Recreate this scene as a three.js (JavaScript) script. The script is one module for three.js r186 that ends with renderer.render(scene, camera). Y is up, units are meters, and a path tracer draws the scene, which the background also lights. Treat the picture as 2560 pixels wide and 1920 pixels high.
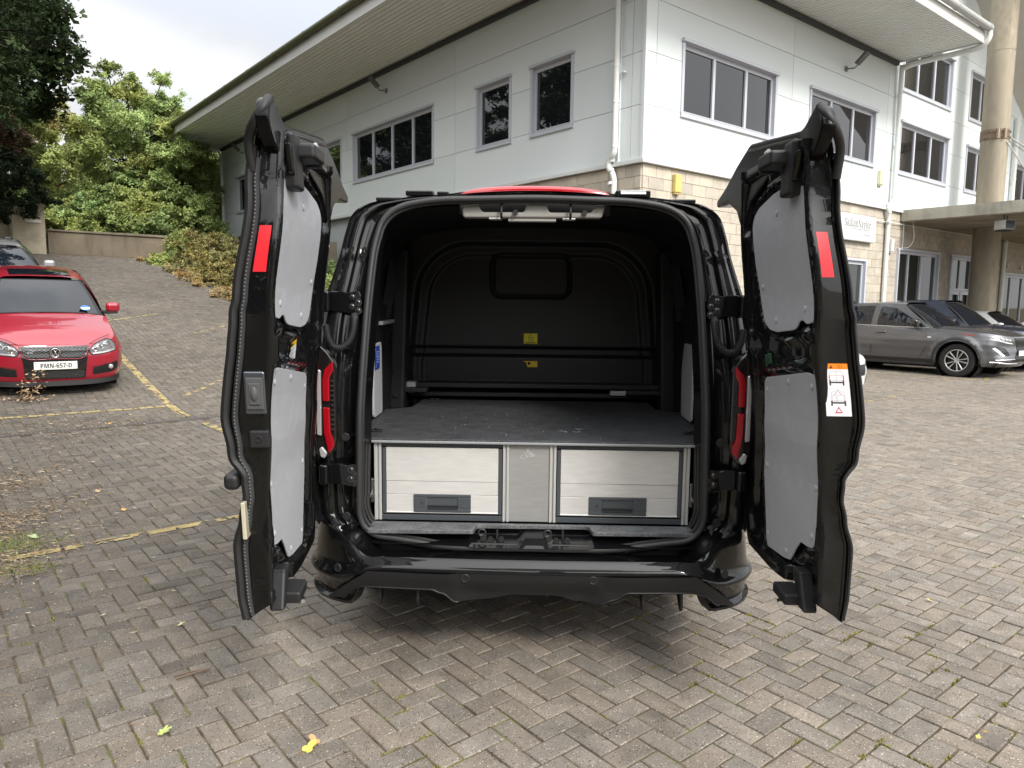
import * as THREE from 'three';
import { mergeGeometries, mergeVertices, toCreasedNormals } from 'three/addons/utils/BufferGeometryUtils.js';
import { RoundedBoxGeometry } from 'three/addons/geometries/RoundedBoxGeometry.js';
import { FontLoader } from 'three/addons/loaders/FontLoader.js';
import { TextGeometry } from 'three/addons/geometries/TextGeometry.js';
import { ImprovedNoise } from 'three/addons/math/ImprovedNoise.js';

// ------------------------------------------------------------------ camera, sky, sun, exposure
const scene = new THREE.Scene();
const camera = new THREE.PerspectiveCamera(55.32, 4 / 3, 0.05, 2000);
camera.position.set(0, 1.68, 0);
camera.rotation.set(-0.1077, 0.0251, 0.0112, 'YXZ');
const renderer = new THREE.WebGLRenderer({ antialias: true });
renderer.setSize(1024, 768);
renderer.toneMapping = THREE.LinearToneMapping;
renderer.toneMappingExposure = 2.3;
renderer.shadowMap.enabled = true;
renderer.shadowMap.type = THREE.PCFSoftShadowMap;

const noise3 = new ImprovedNoise();
const fbm = (x, y, z, n = 4) => { let s = 0, a = 0.5, f = 1; for (let i = 0; i < n; i++) { s += a * noise3.noise(x * f, y * f, z * f); a *= 0.5; f *= 2.03; } return s; };
const clamp = (x, a = 0, b = 1) => Math.min(b, Math.max(a, x));
const lerp = (a, b, t) => a + (b - a) * t;
const smooth = (a, b, x) => { const t = clamp((x - a) / (b - a)); return t * t * (3 - 2 * t); };

const SUN_DIR = new THREE.Vector3(0.42, 0.63, 0.66).normalize();
{
  const w = 1024, h = 512, d = new Float32Array(w * h * 4);
  for (let j = 0; j < h; j++) for (let i = 0; i < w; i++) {
    const th = (j + 0.5) / h * Math.PI - Math.PI / 2, ph = (i + 0.5) / w * 2 * Math.PI - Math.PI;   // row 0 is straight down
    const y = Math.sin(th), x = Math.cos(th) * Math.cos(ph), z = Math.cos(th) * Math.sin(ph);
    const yy = Math.max(y, 0.02), s = 1 / (yy + 0.35);
    let c = fbm(x * s * 1.5 + 3.1, z * s * 1.5 + 1.7, 0.4, 5);
    const big = fbm(x * s * 0.55 + 7, z * s * 0.55, 2.2, 3);
    const cloud = smooth(-0.22, 0.3, c + big * 0.7);
    const gap = smooth(0.16, 0.34, -(c * 0.6 + big));
    let r = lerp(0.315, 0.455, cloud), g = lerp(0.325, 0.458, cloud), b = lerp(0.342, 0.462, cloud);
    r = lerp(r, 0.29, gap * 0.4); g = lerp(g, 0.33, gap * 0.4); b = lerp(b, 0.41, gap * 0.4);
    const zen = 0.86 + 1.75 * Math.pow(Math.max(0, y), 1.5); r *= zen; g *= zen; b *= zen;                 // an overcast sky is brighter overhead
    const sun = Math.max(0, x * SUN_DIR.x + y * SUN_DIR.y + z * SUN_DIR.z);
    const veil = 1.0 * Math.pow(sun, 7) + 0.30 * Math.pow(sun, 1.5);
    r += veil; g += veil * 0.98; b += veil * 0.95;
    const k = y < 0 ? 0.5 : 1, o = (j * w + i) * 4;
    d[o] = r * k; d[o + 1] = g * k; d[o + 2] = b * k; d[o + 3] = 1;
  }
  const sky = new THREE.DataTexture(d, w, h, THREE.RGBAFormat, THREE.FloatType);
  sky.mapping = THREE.EquirectangularReflectionMapping; sky.magFilter = sky.minFilter = THREE.LinearFilter; sky.wrapS = THREE.RepeatWrapping;
  sky.colorSpace = THREE.LinearSRGBColorSpace; sky.needsUpdate = true;
  scene.background = sky; scene.environment = sky;
}
const sun = new THREE.DirectionalLight(new THREE.Color(1, 0.95, 0.88), 1.45);
sun.position.copy(SUN_DIR).multiplyScalar(60);
sun.castShadow = true; sun.shadow.radius = 24; sun.shadow.mapSize.set(2048, 2048);
Object.assign(sun.shadow.camera, { left: -35, right: 35, top: 35, bottom: -35, near: 1, far: 140 });
scene.add(sun, sun.target);

// ------------------------------------------------------------------ helpers
let seed = 12345;
const rnd = () => { seed |= 0; seed = seed + 0x6D2B79F5 | 0; let t = Math.imul(seed ^ seed >>> 15, 1 | seed); t = t + Math.imul(t ^ t >>> 7, 61 | t) ^ t; return ((t ^ t >>> 14) >>> 0) / 4294967296; };
const rr = (a, b) => a + (b - a) * rnd();
const gauss = () => Math.sqrt(-2 * Math.log(1 - rnd())) * Math.cos(6.2832 * rnd());
const V2 = (x, y) => new THREE.Vector2(x, y), V3 = (x, y, z) => new THREE.Vector3(x, y, z);
const taken = {};
function numbered(n) { const k = taken[n] = (taken[n] ?? -1) + 1; return k ? n + '_' + String(k).padStart(3, '0') : n; }
function tag(o, label, category, group, kind) { if (label) o.userData.label = label; if (category) o.userData.category = category; if (group) o.userData.group = group; if (kind) o.userData.kind = kind; return o; }
function thing(name, label, category, pos = [0, 0, 0], turn = 0, group) { const o = new THREE.Group(); o.name = numbered(name); o.position.set(...pos); o.rotation.y = turn; scene.add(o); return tag(o, label, category, group); }
function part(name, geo, mat, parent, label) { const m = new THREE.Mesh(geo, mat); m.name = name; m.castShadow = m.receiveShadow = true; parent.add(m); if (label) m.userData.label = label; return m; }
function solo(name, geo, mat, label, category, group, kind) { const m = part(numbered(name), geo, mat, scene); return tag(m, label, category, group, kind); }
const prep = g => { g = g.index ? g.toNonIndexed() : g; for (const k of Object.keys(g.attributes)) if (!['position', 'normal', 'uv'].includes(k)) g.deleteAttribute(k); if (!g.attributes.uv) g.setAttribute('uv', new THREE.BufferAttribute(new Float32Array(g.attributes.position.count * 2), 2)); return g; };
const merge = a => a.length === 1 ? a[0] : mergeGeometries(a.map(prep));
function metreUV(g) {                                   // uv in metres from the dominant axis of each face normal
  g = prep(g); const p = g.attributes.position, n = g.attributes.normal, uv = g.attributes.uv;
  for (let i = 0; i < p.count; i++) { const ax = Math.abs(n.getX(i)), ay = Math.abs(n.getY(i)), az = Math.abs(n.getZ(i));
    if (ax >= ay && ax >= az) uv.setXY(i, p.getZ(i), p.getY(i)); else if (az >= ay) uv.setXY(i, p.getX(i), p.getY(i)); else uv.setXY(i, p.getX(i), p.getZ(i)); }
  return g;
}
const bx = (x0, x1, y0, y1, z0, z1) => { const g = new THREE.BoxGeometry(Math.abs(x1 - x0), Math.abs(y1 - y0), Math.abs(z1 - z0)); g.translate((x0 + x1) / 2, (y0 + y1) / 2, (z0 + z1) / 2); return metreUV(g); };
const rb = (x0, x1, y0, y1, z0, z1, r = 0.004, s = 2) => { const w = Math.abs(x1 - x0), h = Math.abs(y1 - y0), d = Math.abs(z1 - z0); const g = new RoundedBoxGeometry(w, h, d, s, Math.min(r, w / 2.05, h / 2.05, d / 2.05)); g.translate((x0 + x1) / 2, (y0 + y1) / 2, (z0 + z1) / 2); return metreUV(g); };
const tube = (pts, r, n = 24, k = 8, closed = false, tension) => new THREE.TubeGeometry(new THREE.CatmullRomCurve3(pts.map(p => V3(...p)), closed, 'centripetal'), n, r, k, closed);
const rod = (a, b, r, r2 = r, k = 10) => { const A = V3(...a), B = V3(...b), d = B.clone().sub(A), g = new THREE.CylinderGeometry(r2, r, d.length(), k); g.applyQuaternion(new THREE.Quaternion().setFromUnitVectors(V3(0, 1, 0), d.normalize())); g.translate((A.x + B.x) / 2, (A.y + B.y) / 2, (A.z + B.z) / 2); return g; };
const disc = (x, y, z, r, d, axis = 'z', k = 20) => { const g = new THREE.CylinderGeometry(r, r, d, k); if (axis === 'z') g.rotateX(Math.PI / 2); if (axis === 'x') g.rotateZ(Math.PI / 2); g.translate(x, y, z); return g; };
function grid(nu, nv, f, uvs = 1) {                     // f(s, t) -> [x, y, z]
  const pos = [], uv = [], idx = [];
  for (let j = 0; j <= nv; j++) for (let i = 0; i <= nu; i++) { const q = f(i / nu, j / nv); pos.push(q[0], q[1], q[2]); uv.push(q.length > 3 ? q[3] : i / nu * uvs, q.length > 3 ? q[4] : j / nv * uvs); }
  for (let j = 0; j < nv; j++) for (let i = 0; i < nu; i++) { const a = j * (nu + 1) + i, b = a + 1, c = a + nu + 1, e = c + 1; idx.push(a, b, e, a, e, c); }
  const g = new THREE.BufferGeometry(); g.setAttribute('position', new THREE.Float32BufferAttribute(pos, 3)); g.setAttribute('uv', new THREE.Float32BufferAttribute(uv, 2)); g.setIndex(idx); g.computeVertexNormals(); return g;
}
const poly = pts => new THREE.Shape(pts.map(p => V2(p[0], p[1])));
function smoothPoly(pts, n = 60) { const c = new THREE.CatmullRomCurve3(pts.map(p => V3(p[0], p[1], 0)), true, 'centripetal'); return new THREE.Shape(c.getPoints(n).slice(0, -1).map(p => V2(p.x, p.y))); }
function roundPoly(pts, r = 0.02, k = 4) {              // polygon with rounded corners
  const s = [], n = pts.length;
  for (let i = 0; i < n; i++) {
    const P = V2(...pts[i]), A = V2(...pts[(i + n - 1) % n]), B = V2(...pts[(i + 1) % n]);
    const da = A.clone().sub(P), db = B.clone().sub(P), q = Math.min(pts[i][2] ?? r, da.length() * 0.45, db.length() * 0.45);
    const a = P.clone().addScaledVector(da.normalize(), q), b = P.clone().addScaledVector(db.normalize(), q);
    for (let j = 0; j <= k; j++) { const t = j / k; s.push(V2((1 - t) ** 2 * a.x + 2 * t * (1 - t) * P.x + t * t * b.x, (1 - t) ** 2 * a.y + 2 * t * (1 - t) * P.y + t * t * b.y)); }
  }
  return new THREE.Shape(s);
}
const slab = (shape, d, bev = 0.002, seg = 1) => new THREE.ExtrudeGeometry(shape, { depth: d - 2 * bev, bevelEnabled: bev > 0, bevelThickness: bev, bevelSize: bev, bevelOffset: -bev, bevelSegments: seg, curveSegments: 8 }).translate(0, 0, bev);
const interp = (xs, ys) => x => { if (x <= xs[0]) return ys[0]; for (let i = 1; i < xs.length; i++) if (x <= xs[i]) return lerp(ys[i - 1], ys[i], (x - xs[i - 1]) / (xs[i] - xs[i - 1])); return ys[ys.length - 1]; };
const sinterp = (xs, ys) => x => { if (x <= xs[0]) return ys[0]; for (let i = 1; i < xs.length; i++) if (x <= xs[i]) return lerp(ys[i - 1], ys[i], smooth(xs[i - 1], xs[i], x)); return ys[ys.length - 1]; };
const warp = (g, f) => { const p = g.attributes.position; for (let i = 0; i < p.count; i++) { const q = f(p.getX(i), p.getY(i), p.getZ(i)); p.setXYZ(i, q[0], q[1], q[2]); } g.computeVertexNormals(); return g; };
function subdivide(g, max) {                            // split long edges so that a flat outline can be bent
  let p = prep(g).attributes.position.array, tris = []; for (let i = 0; i < p.length; i += 9) tris.push(Array.from(p.slice(i, i + 9)));
  for (let pass = 0; pass < 7; pass++) { const out = []; let any = false;
    for (const t of tris) { const L = (a, b) => Math.hypot(t[a * 3] - t[b * 3], t[a * 3 + 1] - t[b * 3 + 1], t[a * 3 + 2] - t[b * 3 + 2]); const e = [L(0, 1), L(1, 2), L(2, 0)], m = e.indexOf(Math.max(...e));
      if (e[m] <= max) { out.push(t); continue; } any = true; const a = m, b = (m + 1) % 3, c = (m + 2) % 3, v = k => t.slice(k * 3, k * 3 + 3), M = [0, 1, 2].map(k => (t[a * 3 + k] + t[b * 3 + k]) / 2); out.push([...v(a), ...M, ...v(c)], [...M, ...v(b), ...v(c)]); }
    tris = out; if (!any) break; }
  const h = new THREE.BufferGeometry(); h.setAttribute('position', new THREE.Float32BufferAttribute(tris.flat(), 3)); h.computeVertexNormals(); return prep(h);
}

// ------------------------------------------------------------------ textures
function dataTex(n, f, { repeat = 1, srgb = false, m = n } = {}) {
  const d = new Uint8Array(n * m * 4);
  for (let j = 0; j < m; j++) for (let i = 0; i < n; i++) { const c = f(i / n, j / m, i, j), o = (j * n + i) * 4; if (Array.isArray(c)) { for (let k = 0; k < 3; k++) d[o + k] = clamp(c[k]) * 255; } else d[o] = d[o + 1] = d[o + 2] = clamp(c) * 255; d[o + 3] = 255; }
  const t = new THREE.DataTexture(d, n, m); t.wrapS = t.wrapT = THREE.RepeatWrapping; t.magFilter = THREE.LinearFilter; t.minFilter = THREE.LinearMipmapLinearFilter; t.generateMipmaps = true; t.repeat.set(repeat, repeat); if (srgb) t.colorSpace = THREE.SRGBColorSpace; t.needsUpdate = true; return t;
}
const tnoise = (u, v, f, z, n = 3) => { let s = 0, a = 0.5; for (let k = 0; k < n; k++) { const F = f * 2 ** k, x = u * F, y = v * F, wx = u, wy = v; const N = (X, Y) => noise3.noise(X, Y, z + k * 7.3); s += a * (N(x, y) * (1 - wx) * (1 - wy) + N(x - F, y) * wx * (1 - wy) + N(x, y - F) * (1 - wx) * wy + N(x - F, y - F) * wx * wy); a *= 0.55; } return s; };
function canvasTex(w, h, draw) { const c = document.createElement('canvas'); c.width = w; c.height = h; const x = c.getContext('2d'); draw(x, w, h); const t = new THREE.CanvasTexture(c); t.colorSpace = THREE.SRGBColorSpace; t.magFilter = THREE.LinearFilter; t.anisotropy = 8; return t; }
const lin = (r, g, b) => new THREE.Color().setRGB(r, g, b);
const std = (c, rough = 0.6, metal = 0, o = {}) => new THREE.MeshStandardMaterial({ color: Array.isArray(c) ? lin(...c) : c, roughness: rough, metalness: metal, ...o });
const phys = (c, o = {}) => new THREE.MeshPhysicalMaterial({ color: lin(...c), ...o });

const speckle = (() => { const n = 512, a = new Float32Array(n * n).fill(0.5), b = new Float32Array(n * n).fill(0.5);
  for (let i = 0; i < n * n; i++) a[i] = 0.5 + gauss() * 0.06;
  for (let k = 0; k < 15000; k++) { const x = rnd() * n | 0, y = rnd() * n | 0, r = rnd() < 0.85 ? 0.6 : rr(0.9, 1.9), v = rnd() < 0.44 ? rr(0.62, 1.0) : rr(0.02, 0.32);
    for (let dy = -2; dy <= 2; dy++) for (let dx = -2; dx <= 2; dx++) if (dx * dx + dy * dy <= r * r + 0.3) { const o = ((y + dy + n) % n) * n + (x + dx + n) % n; a[o] = v; b[o] = v < 0.4 ? 0.2 : 0.7; } }
  return { n, a, b }; })();
const T = {
  paver: dataTex(512, (u, v, i, j) => { const s = speckle.a[j * 512 + i], m = tnoise(u, v, 5, 1.3, 3); const k = 0.60 + (s - 0.5) * 0.80 + m * 0.24; return [k * 1.02, k * 0.99, k * 0.95]; }, { srgb: true, repeat: 1.25 }),
  paverBump: dataTex(512, (u, v, i, j) => speckle.b[j * 512 + i] * 0.6 + tnoise(u, v, 12, 4.1, 2) * 0.5 + 0.2, { repeat: 1.25 }),
  soil: dataTex(256, (u, v) => { const m = tnoise(u, v, 8, 2.1, 5), g = tnoise(u, v, 24, 5.5, 3), w = smooth(0.02, 0.22, m); return [0.33 + g * 0.3 + w * 0.03, 0.285 + g * 0.28 + w * 0.09, 0.22 + g * 0.24 - w * 0.04]; }, { srgb: true, repeat: 1 }),
  concrete: dataTex(256, (u, v) => { const m = tnoise(u, v, 3, 9.1, 5), g = tnoise(u, v, 60, 3, 2), s = Math.max(0, tnoise(u, v * 0.25, 9, 6.6, 3)); const k = 0.70 + m * 0.25 + g * 0.12 - s * 0.35; return [k, k * 0.965, k * 0.90]; }, { srgb: true, repeat: 0.4 }),
  stone: dataTex(256, (u, v) => { const m = tnoise(u, v, 4, 1.7, 4), g = tnoise(u, v, 40, 3.3, 2); const k = 0.86 + m * 0.16 + g * 0.14; return [k, k * 0.985, k * 0.96]; }, { srgb: true, repeat: 1.1 }),
  felt: dataTex(256, (u, v) => { const g = tnoise(u * 1, v, 90, 3.3, 3), m = tnoise(u, v, 5, 8.8, 4), l = tnoise(u, v, 30, 1.1, 2); const k = 0.5 + g * 0.75 + m * 0.22 + l * 0.2; return [k, k * 1.005, k * 1.02]; }, { srgb: true, repeat: 2.5 }),
  brushed: dataTex(256, (u, v) => 0.93 + tnoise(u * 0.15, v, 64, 2.2, 2) * 0.07 + tnoise(u, v, 3, 6.1, 2) * 0.05, { srgb: true, repeat: 1.3 }),
  bark: dataTex(256, (u, v) => { const m = tnoise(u, v * 0.3, 14, 3.7, 4); const k = 0.34 + m * 0.5; return [k, k * 0.9, k * 0.78]; }, { srgb: true, repeat: 1 }),
  ply: dataTex(256, (u, v) => { const g = tnoise(u, v, 70, 4.4, 2), m = tnoise(u, v, 6, 2.4, 3); const k = 0.83 + g * 0.10 + m * 0.05; return [k, k, k * 1.01]; }, { srgb: true, repeat: 2 }),
};
const M = {
  gloss: phys([0.0025, 0.0027, 0.0033], { roughness: 0.5, specularIntensity: 0.25, clearcoat: 1, clearcoatRoughness: 0.025 }),
  paintIn: phys([0.004, 0.0042, 0.005], { roughness: 0.4, clearcoat: 1, clearcoatRoughness: 0.06 }),
  satin: std([0.0075, 0.008, 0.0095], 0.45),
  rubber: std([0.014, 0.014, 0.015], 0.55),
  plastic: std([0.014, 0.014, 0.0155], 0.5),
  trim: std([0.012, 0.012, 0.013], 0.6),
  spoiler: phys([0.003, 0.003, 0.0036], { roughness: 0.22, specularIntensity: 0.45 }),
  matt: std([0.008, 0.008, 0.009], 0.62),
  ply: std([0.60, 0.61, 0.63], 0.55, 0, { map: T.ply }),
  greyPlastic: std([0.30, 0.29, 0.27], 0.5),
  alu: std([0.62, 0.61, 0.59], 0.42, 0.3, { map: T.brushed }),
  aluSat: std([0.52, 0.52, 0.51], 0.42, 0.3),
  chrome: std([0.8, 0.8, 0.8], 0.12, 1),
  steel: std([0.35, 0.35, 0.35], 0.35, 0.9),
  drawerTrim: std([0.055, 0.062, 0.070], 0.5),
  felt: std([0.20, 0.207, 0.217], 0.62, 0, { map: T.felt, bumpMap: T.felt, bumpScale: 0.0006 }),
  feltEdge: std([0.24, 0.25, 0.26], 0.5),
  redLens: phys([0.34, 0.003, 0.010], { roughness: 0.18, clearcoat: 1 }),
  clearLens: phys([0.55, 0.54, 0.54], { roughness: 0.15, metalness: 0.4, clearcoat: 1 }),
  darkLens: phys([0.012, 0.010, 0.010], { roughness: 0.15, clearcoat: 1 }),
  redTape: std([0.68, 0.012, 0.022], 0.4),
  white: std([0.72, 0.72, 0.71], 0.5),
  tyre: std([0.012, 0.012, 0.012], 0.75),
  carGlass: phys([0.006, 0.009, 0.014], { roughness: 0.02, ior: 1.6 }),
  black: std([0.006, 0.006, 0.006], 0.7),
  yellowPaint: std([1.0, 0.84, 0.42], 0.8, 0, { map: T.paver }),
};

// ------------------------------------------------------------------ lie of the land: a yard that falls towards the viewer, with a ramp climbing along the office's side
const CX = 2.025, CZ = -14.03, TH = 0.7074;              // ground corner of the office and its turn
const E1 = [-0.64989, -0.76003], E2 = [0.76003, -0.64989];   // up the ramp / along the entrance front
const toW = (p, q) => [CX + E1[0] * p + E2[0] * q, CZ + E1[1] * p + E2[1] * q];
const toPQ = (x, z) => [(x - CX) * E1[0] + (z - CZ) * E1[1], (x - CX) * E2[0] + (z - CZ) * E2[1]];
function H(x, z) {
  const [p, q] = toPQ(x, z), base = Math.min(0.0135 * Math.max(-z, -6), 0.24), t = Math.max(0, p - 1.2);
  let r = 0.177 * (Math.sqrt(t * t + 0.8) - Math.sqrt(0.8));
  r *= 1 - smooth(-3.2, -0.4, q) * (1 - smooth(14, 19, p)) * smooth(0, 4, p);      // the bank drops towards the office
  r = Math.min(r, 3.6 + Math.max(0, p - 19) * 0.03);
  if (q > 0.5) r = 0;
  return base + r;
}
{
  const N = 150, ext = t => { const k = t * 2 - 1; return Math.sign(k) * (Math.abs(k) * 22 + 420 * Math.pow(Math.abs(k), 6)); };
  const g = grid(N, N, (s, t) => { const x = ext(s) - 2, z = -ext(t) - 8, d = Math.hypot(x, z); return [x, (H(x, z) - 0.035) * (1 - smooth(60, 140, d)) + smooth(60, 140, d) * 2.0 - 0.01, z, x * 0.5, z * 0.5]; });
  solo('ground', g, std([1, 1, 1], 0.95, 0, { map: T.soil }), 'brown soil and sparse grass around the paved yard', 'ground', null, 'structure');
}

// ------------------------------------------------------------------ herringbone block paving
const paving = thing('paving', 'weathered grey block paving laid herringbone across the sloping yard', 'paving'); paving.userData.kind = 'structure';
{
  const inYard = (p, q) => p < 18.4 && !(p > -0.35 && q > -0.6) && !(p > 1 && q > -4.1 - 0.3 * Math.sin(p * 1.3)) && q < 24 && q > -15;
  // the bed of sand and soil that shows in the joints
  const bed = grid(150, 130, (s, t) => { const p = lerp(-18, 18.6, t), q = lerp(-14.8, 26, s), [x, z] = toW(p, p > 1 && q > -3.6 ? Math.min(q, -3.6) : q); return [x, H(x, z) - 0.0062, z, x * 0.8, z * 0.8]; });
  part('joint_bed', bed, std([1, 1, 1], 0.95, 0, { map: T.soil }), paving);
  const fwd = camera.getWorldDirection(V3(0, 0, 0)), q0 = camera.quaternion.clone().invert();
  const inView = (x, y, z) => { const v = V3(x, y, z).sub(camera.position).applyQuaternion(q0); return v.z < -0.3 && Math.abs(v.x) < 0.7 * -v.z * 1.04 + 1.3 && v.y > -0.53 * -v.z - 1.2; };
  const brickGeo = (w, l, seedUV, wear = 1) => {
    const c = 0.0026 * wear, hw = w / 2, hl = l / 2, d = 0.03, P = [], N = [], U = [];
    const top = [[-hw + c, 0, -hl + c], [hw - c, 0, -hl + c], [hw - c, 0, hl - c], [-hw + c, 0, hl - c]], mid = [[-hw, -c, -hl], [hw, -c, -hl], [hw, -c, hl], [-hw, -c, hl]], bot = mid.map(v => [v[0], -d, v[2]]);
    const quad = (a, b, c2, e) => { for (const v of [a, c2, b, a, e, c2]) { P.push(...v); U.push(v[0] + seedUV[0], v[2] + seedUV[1] + v[1]); } };
    quad(...top); for (let k = 0; k < 4; k++) { const m = (k + 1) % 4; quad(mid[k], mid[m], top[m], top[k]); quad(bot[k], bot[m], mid[m], mid[k]); }
    const g = new THREE.BufferGeometry(); g.setAttribute('position', new THREE.Float32BufferAttribute(P, 3)); g.setAttribute('uv', new THREE.Float32BufferAttribute(U, 2)); g.computeVertexNormals(); return g;
  };
  const list = [], S = 0.1;
  for (let a = -175; a < 190; a++) for (let b = -150; b < 245; b++) {
    const m = (((a - b) % 4) + 4) % 4; if (m !== 0 && m !== 3) continue;
    const p = m === 0 ? (a + 1) * S : (a + 0.5) * S, q = m === 0 ? (b + 0.5) * S : (b + 1) * S;
    if (!inYard(p, q) || (Math.abs(p - 0.82) < 0.13 && q < -5)) continue;
    const [x, z] = toW(p, q), y = H(x, z); if (!inView(x, y, z)) continue;
    const d = Math.hypot(x, y - 1.68, z), n = Math.hypot(x, z);
    if (x > -0.75 && x < 0.75 && z < -4.6 && z > -7.5) continue;                  // under the middle of the van, out of sight
    list.push({ p, q, x, y, z, along: m === 0, d });
  }
  list.sort((u, v) => u.d - v.d);
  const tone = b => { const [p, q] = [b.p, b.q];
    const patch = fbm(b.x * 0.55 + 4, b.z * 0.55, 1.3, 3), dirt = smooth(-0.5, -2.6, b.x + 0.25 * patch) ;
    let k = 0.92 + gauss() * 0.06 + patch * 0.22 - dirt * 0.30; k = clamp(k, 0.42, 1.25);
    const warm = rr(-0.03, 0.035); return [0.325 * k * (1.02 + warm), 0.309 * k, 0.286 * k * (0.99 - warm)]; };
  const matrixOf = b => { const e = 0.2, hx = (H(b.x + e, b.z) - H(b.x - e, b.z)) / (2 * e), hz = (H(b.x, b.z + e) - H(b.x, b.z - e)) / (2 * e);
    const up = V3(-hx + gauss() * 0.007, 1, -hz + gauss() * 0.007).normalize(); const dir = b.along ? V3(E1[0], 0, E1[1]) : V3(E2[0], 0, E2[1]); const zz = dir.clone().addScaledVector(up, -dir.dot(up)).normalize(), xx = V3(0, 0, 0).crossVectors(up, zz);
    const m4 = new THREE.Matrix4().makeBasis(xx, up, zz); m4.multiply(new THREE.Matrix4().makeRotationY(gauss() * 0.008)); m4.setPosition(b.x, b.y + gauss() * 0.0013, b.z); return m4; };
  // the nearest blocks one by one
  const geos = [...Array(10)].map(() => brickGeo(rr(0.0900, 0.0945), rr(0.1890, 0.1935), [rnd() * 5, rnd() * 5], rr(0.8, 1.7)));
  const near = list.slice(0, 300), far = list.slice(300), mats = {};
  for (const b of near) {
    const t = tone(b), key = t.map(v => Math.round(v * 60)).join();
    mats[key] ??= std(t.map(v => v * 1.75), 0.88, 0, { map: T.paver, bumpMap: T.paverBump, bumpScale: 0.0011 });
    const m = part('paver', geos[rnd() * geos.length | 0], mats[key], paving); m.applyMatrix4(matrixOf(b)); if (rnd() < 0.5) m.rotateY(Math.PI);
  }
  // the rest as one field, every block with its own grain
  const P = new Float32Array(far.length * 54 * 3), Nn = new Float32Array(far.length * 54 * 3), U = new Float32Array(far.length * 54 * 2), C = new Float32Array(far.length * 54 * 3); let o = 0;
  for (const b of far) {
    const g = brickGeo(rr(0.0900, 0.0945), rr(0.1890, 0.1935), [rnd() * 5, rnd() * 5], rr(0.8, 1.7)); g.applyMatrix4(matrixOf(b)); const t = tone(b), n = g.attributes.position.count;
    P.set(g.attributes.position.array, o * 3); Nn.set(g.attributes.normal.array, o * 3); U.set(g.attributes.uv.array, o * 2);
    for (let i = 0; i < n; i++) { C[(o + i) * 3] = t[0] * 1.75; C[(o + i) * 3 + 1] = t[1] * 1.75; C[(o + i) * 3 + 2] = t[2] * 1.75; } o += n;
  }
  const g = new THREE.BufferGeometry(); g.setAttribute('position', new THREE.BufferAttribute(P, 3)); g.setAttribute('normal', new THREE.BufferAttribute(Nn, 3)); g.setAttribute('uv', new THREE.BufferAttribute(U, 2)); g.setAttribute('color', new THREE.BufferAttribute(C, 3));
  const f = part('paver_field', g, std([1, 1, 1], 0.88, 0, { map: T.paver, bumpMap: T.paverBump, bumpScale: 0.0011, vertexColors: true }), paving); f.userData.kind = 'stuff';
  console.log('pavers', list.length);

  // worn yellow paint, a film on each block it crosses
  const line = (p0, q0, p1, q1, w, cover, name = 'painted_line') => {
    const tris = [], L = Math.hypot(p1 - p0, q1 - q0), up = [(p1 - p0) / L, (q1 - q0) / L], cr = [-up[1], up[0]], st = 0.022, nx = Math.round(L / st), ny = Math.max(2, Math.round(w / st));
    for (let i = 0; i < nx; i++) for (let j = 0; j < ny; j++) {
      const a0 = i * st, b0 = -w / 2 + j * w / ny, pc = p0 + up[0] * (a0 + st / 2) + cr[0] * (b0 + st / 2), qc = q0 + up[1] * (a0 + st / 2) + cr[1] * (b0 + st / 2);
      const a = Math.floor(pc / S), b = Math.floor(qc / S), m = (((a - b) % 4) + 4) % 4;
      const fp = pc / S - a, fq = qc / S - b;                                        // leave the joints bare
      const jp = m === 0 ? fp < 0.04 : m === 1 ? fp > 0.96 : fp < 0.04 || fp > 0.96, jq = m === 3 ? fq < 0.04 : m === 2 ? fq > 0.96 : fq < 0.04 || fq > 0.96;
      const nz = fbm(pc * 9, qc * 9, 3.3, 4) + 0.25 * fbm(pc * 1.5, qc * 1.5, 8, 2) + (rnd() - 0.5) * 0.25;
      if (jp || jq || nz > cover) continue;
      const v = [[a0, b0], [a0 + st, b0], [a0 + st, b0 + w / ny], [a0, b0 + w / ny]].map(([s, c]) => { const pp = p0 + up[0] * s + cr[0] * c, qq = q0 + up[1] * s + cr[1] * c, [x, z] = toW(pp, qq); return [x, H(x, z) + 0.0055, z]; });
      tris.push(v[0], v[2], v[1], v[0], v[3], v[2]);
    }
    if (!tris.length) return; const g = new THREE.BufferGeometry(); g.setAttribute('position', new THREE.Float32BufferAttribute(tris.flat(), 3)); g.computeVertexNormals(); const gg = prep(g); const pA = gg.attributes.position, nA = gg.attributes.normal; for (let i = 0; i < pA.count; i++) { gg.attributes.uv.setXY(i, pA.getX(i), pA.getZ(i)); if (nA.getY(i) < 0) nA.setXYZ(i, -nA.getX(i), -nA.getY(i), -nA.getZ(i)); }
    part(name, gg, M.yellowPaint, paving);
  };
  line(0.98, -7.88, 7.5, -7.9, 0.11, 0.14); line(0.35, -7.85, -1.6, -7.8, 0.10, 0.16);
  line(1.95, -11.5, 1.85, -7.95, 0.09, 0.10); line(-3.92, -10.3, -3.85, -6.5, 0.085, 0.12);
  line(2.2, -7.7, 3.3, -6.6, 0.07, -0.05); line(7.9, -7.6, 8.7, -6.3, 0.09, -0.02); line(6.0, -6.95, 7.4, -5.2, 0.08, -0.12); line(12.6, -5.6, 12.7, -4.1, 0.09, -0.05);
  line(-3.75, 0.6, -3.72, 2.9, 0.08, -0.02); line(-1.4, 6.1, -3.75, 6.65, 0.09, 0.05); line(-3.75, 6.65, -3.55, 7.4, 0.09, 0.05); line(-3.5, 8.5, -3.45, 10.2, 0.09, 0.02); line(-3.5, 8.7, -0.2, 8.75, 0.09, 0.0);

  // moss and weeds in the joints
  const bl = [];
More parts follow.
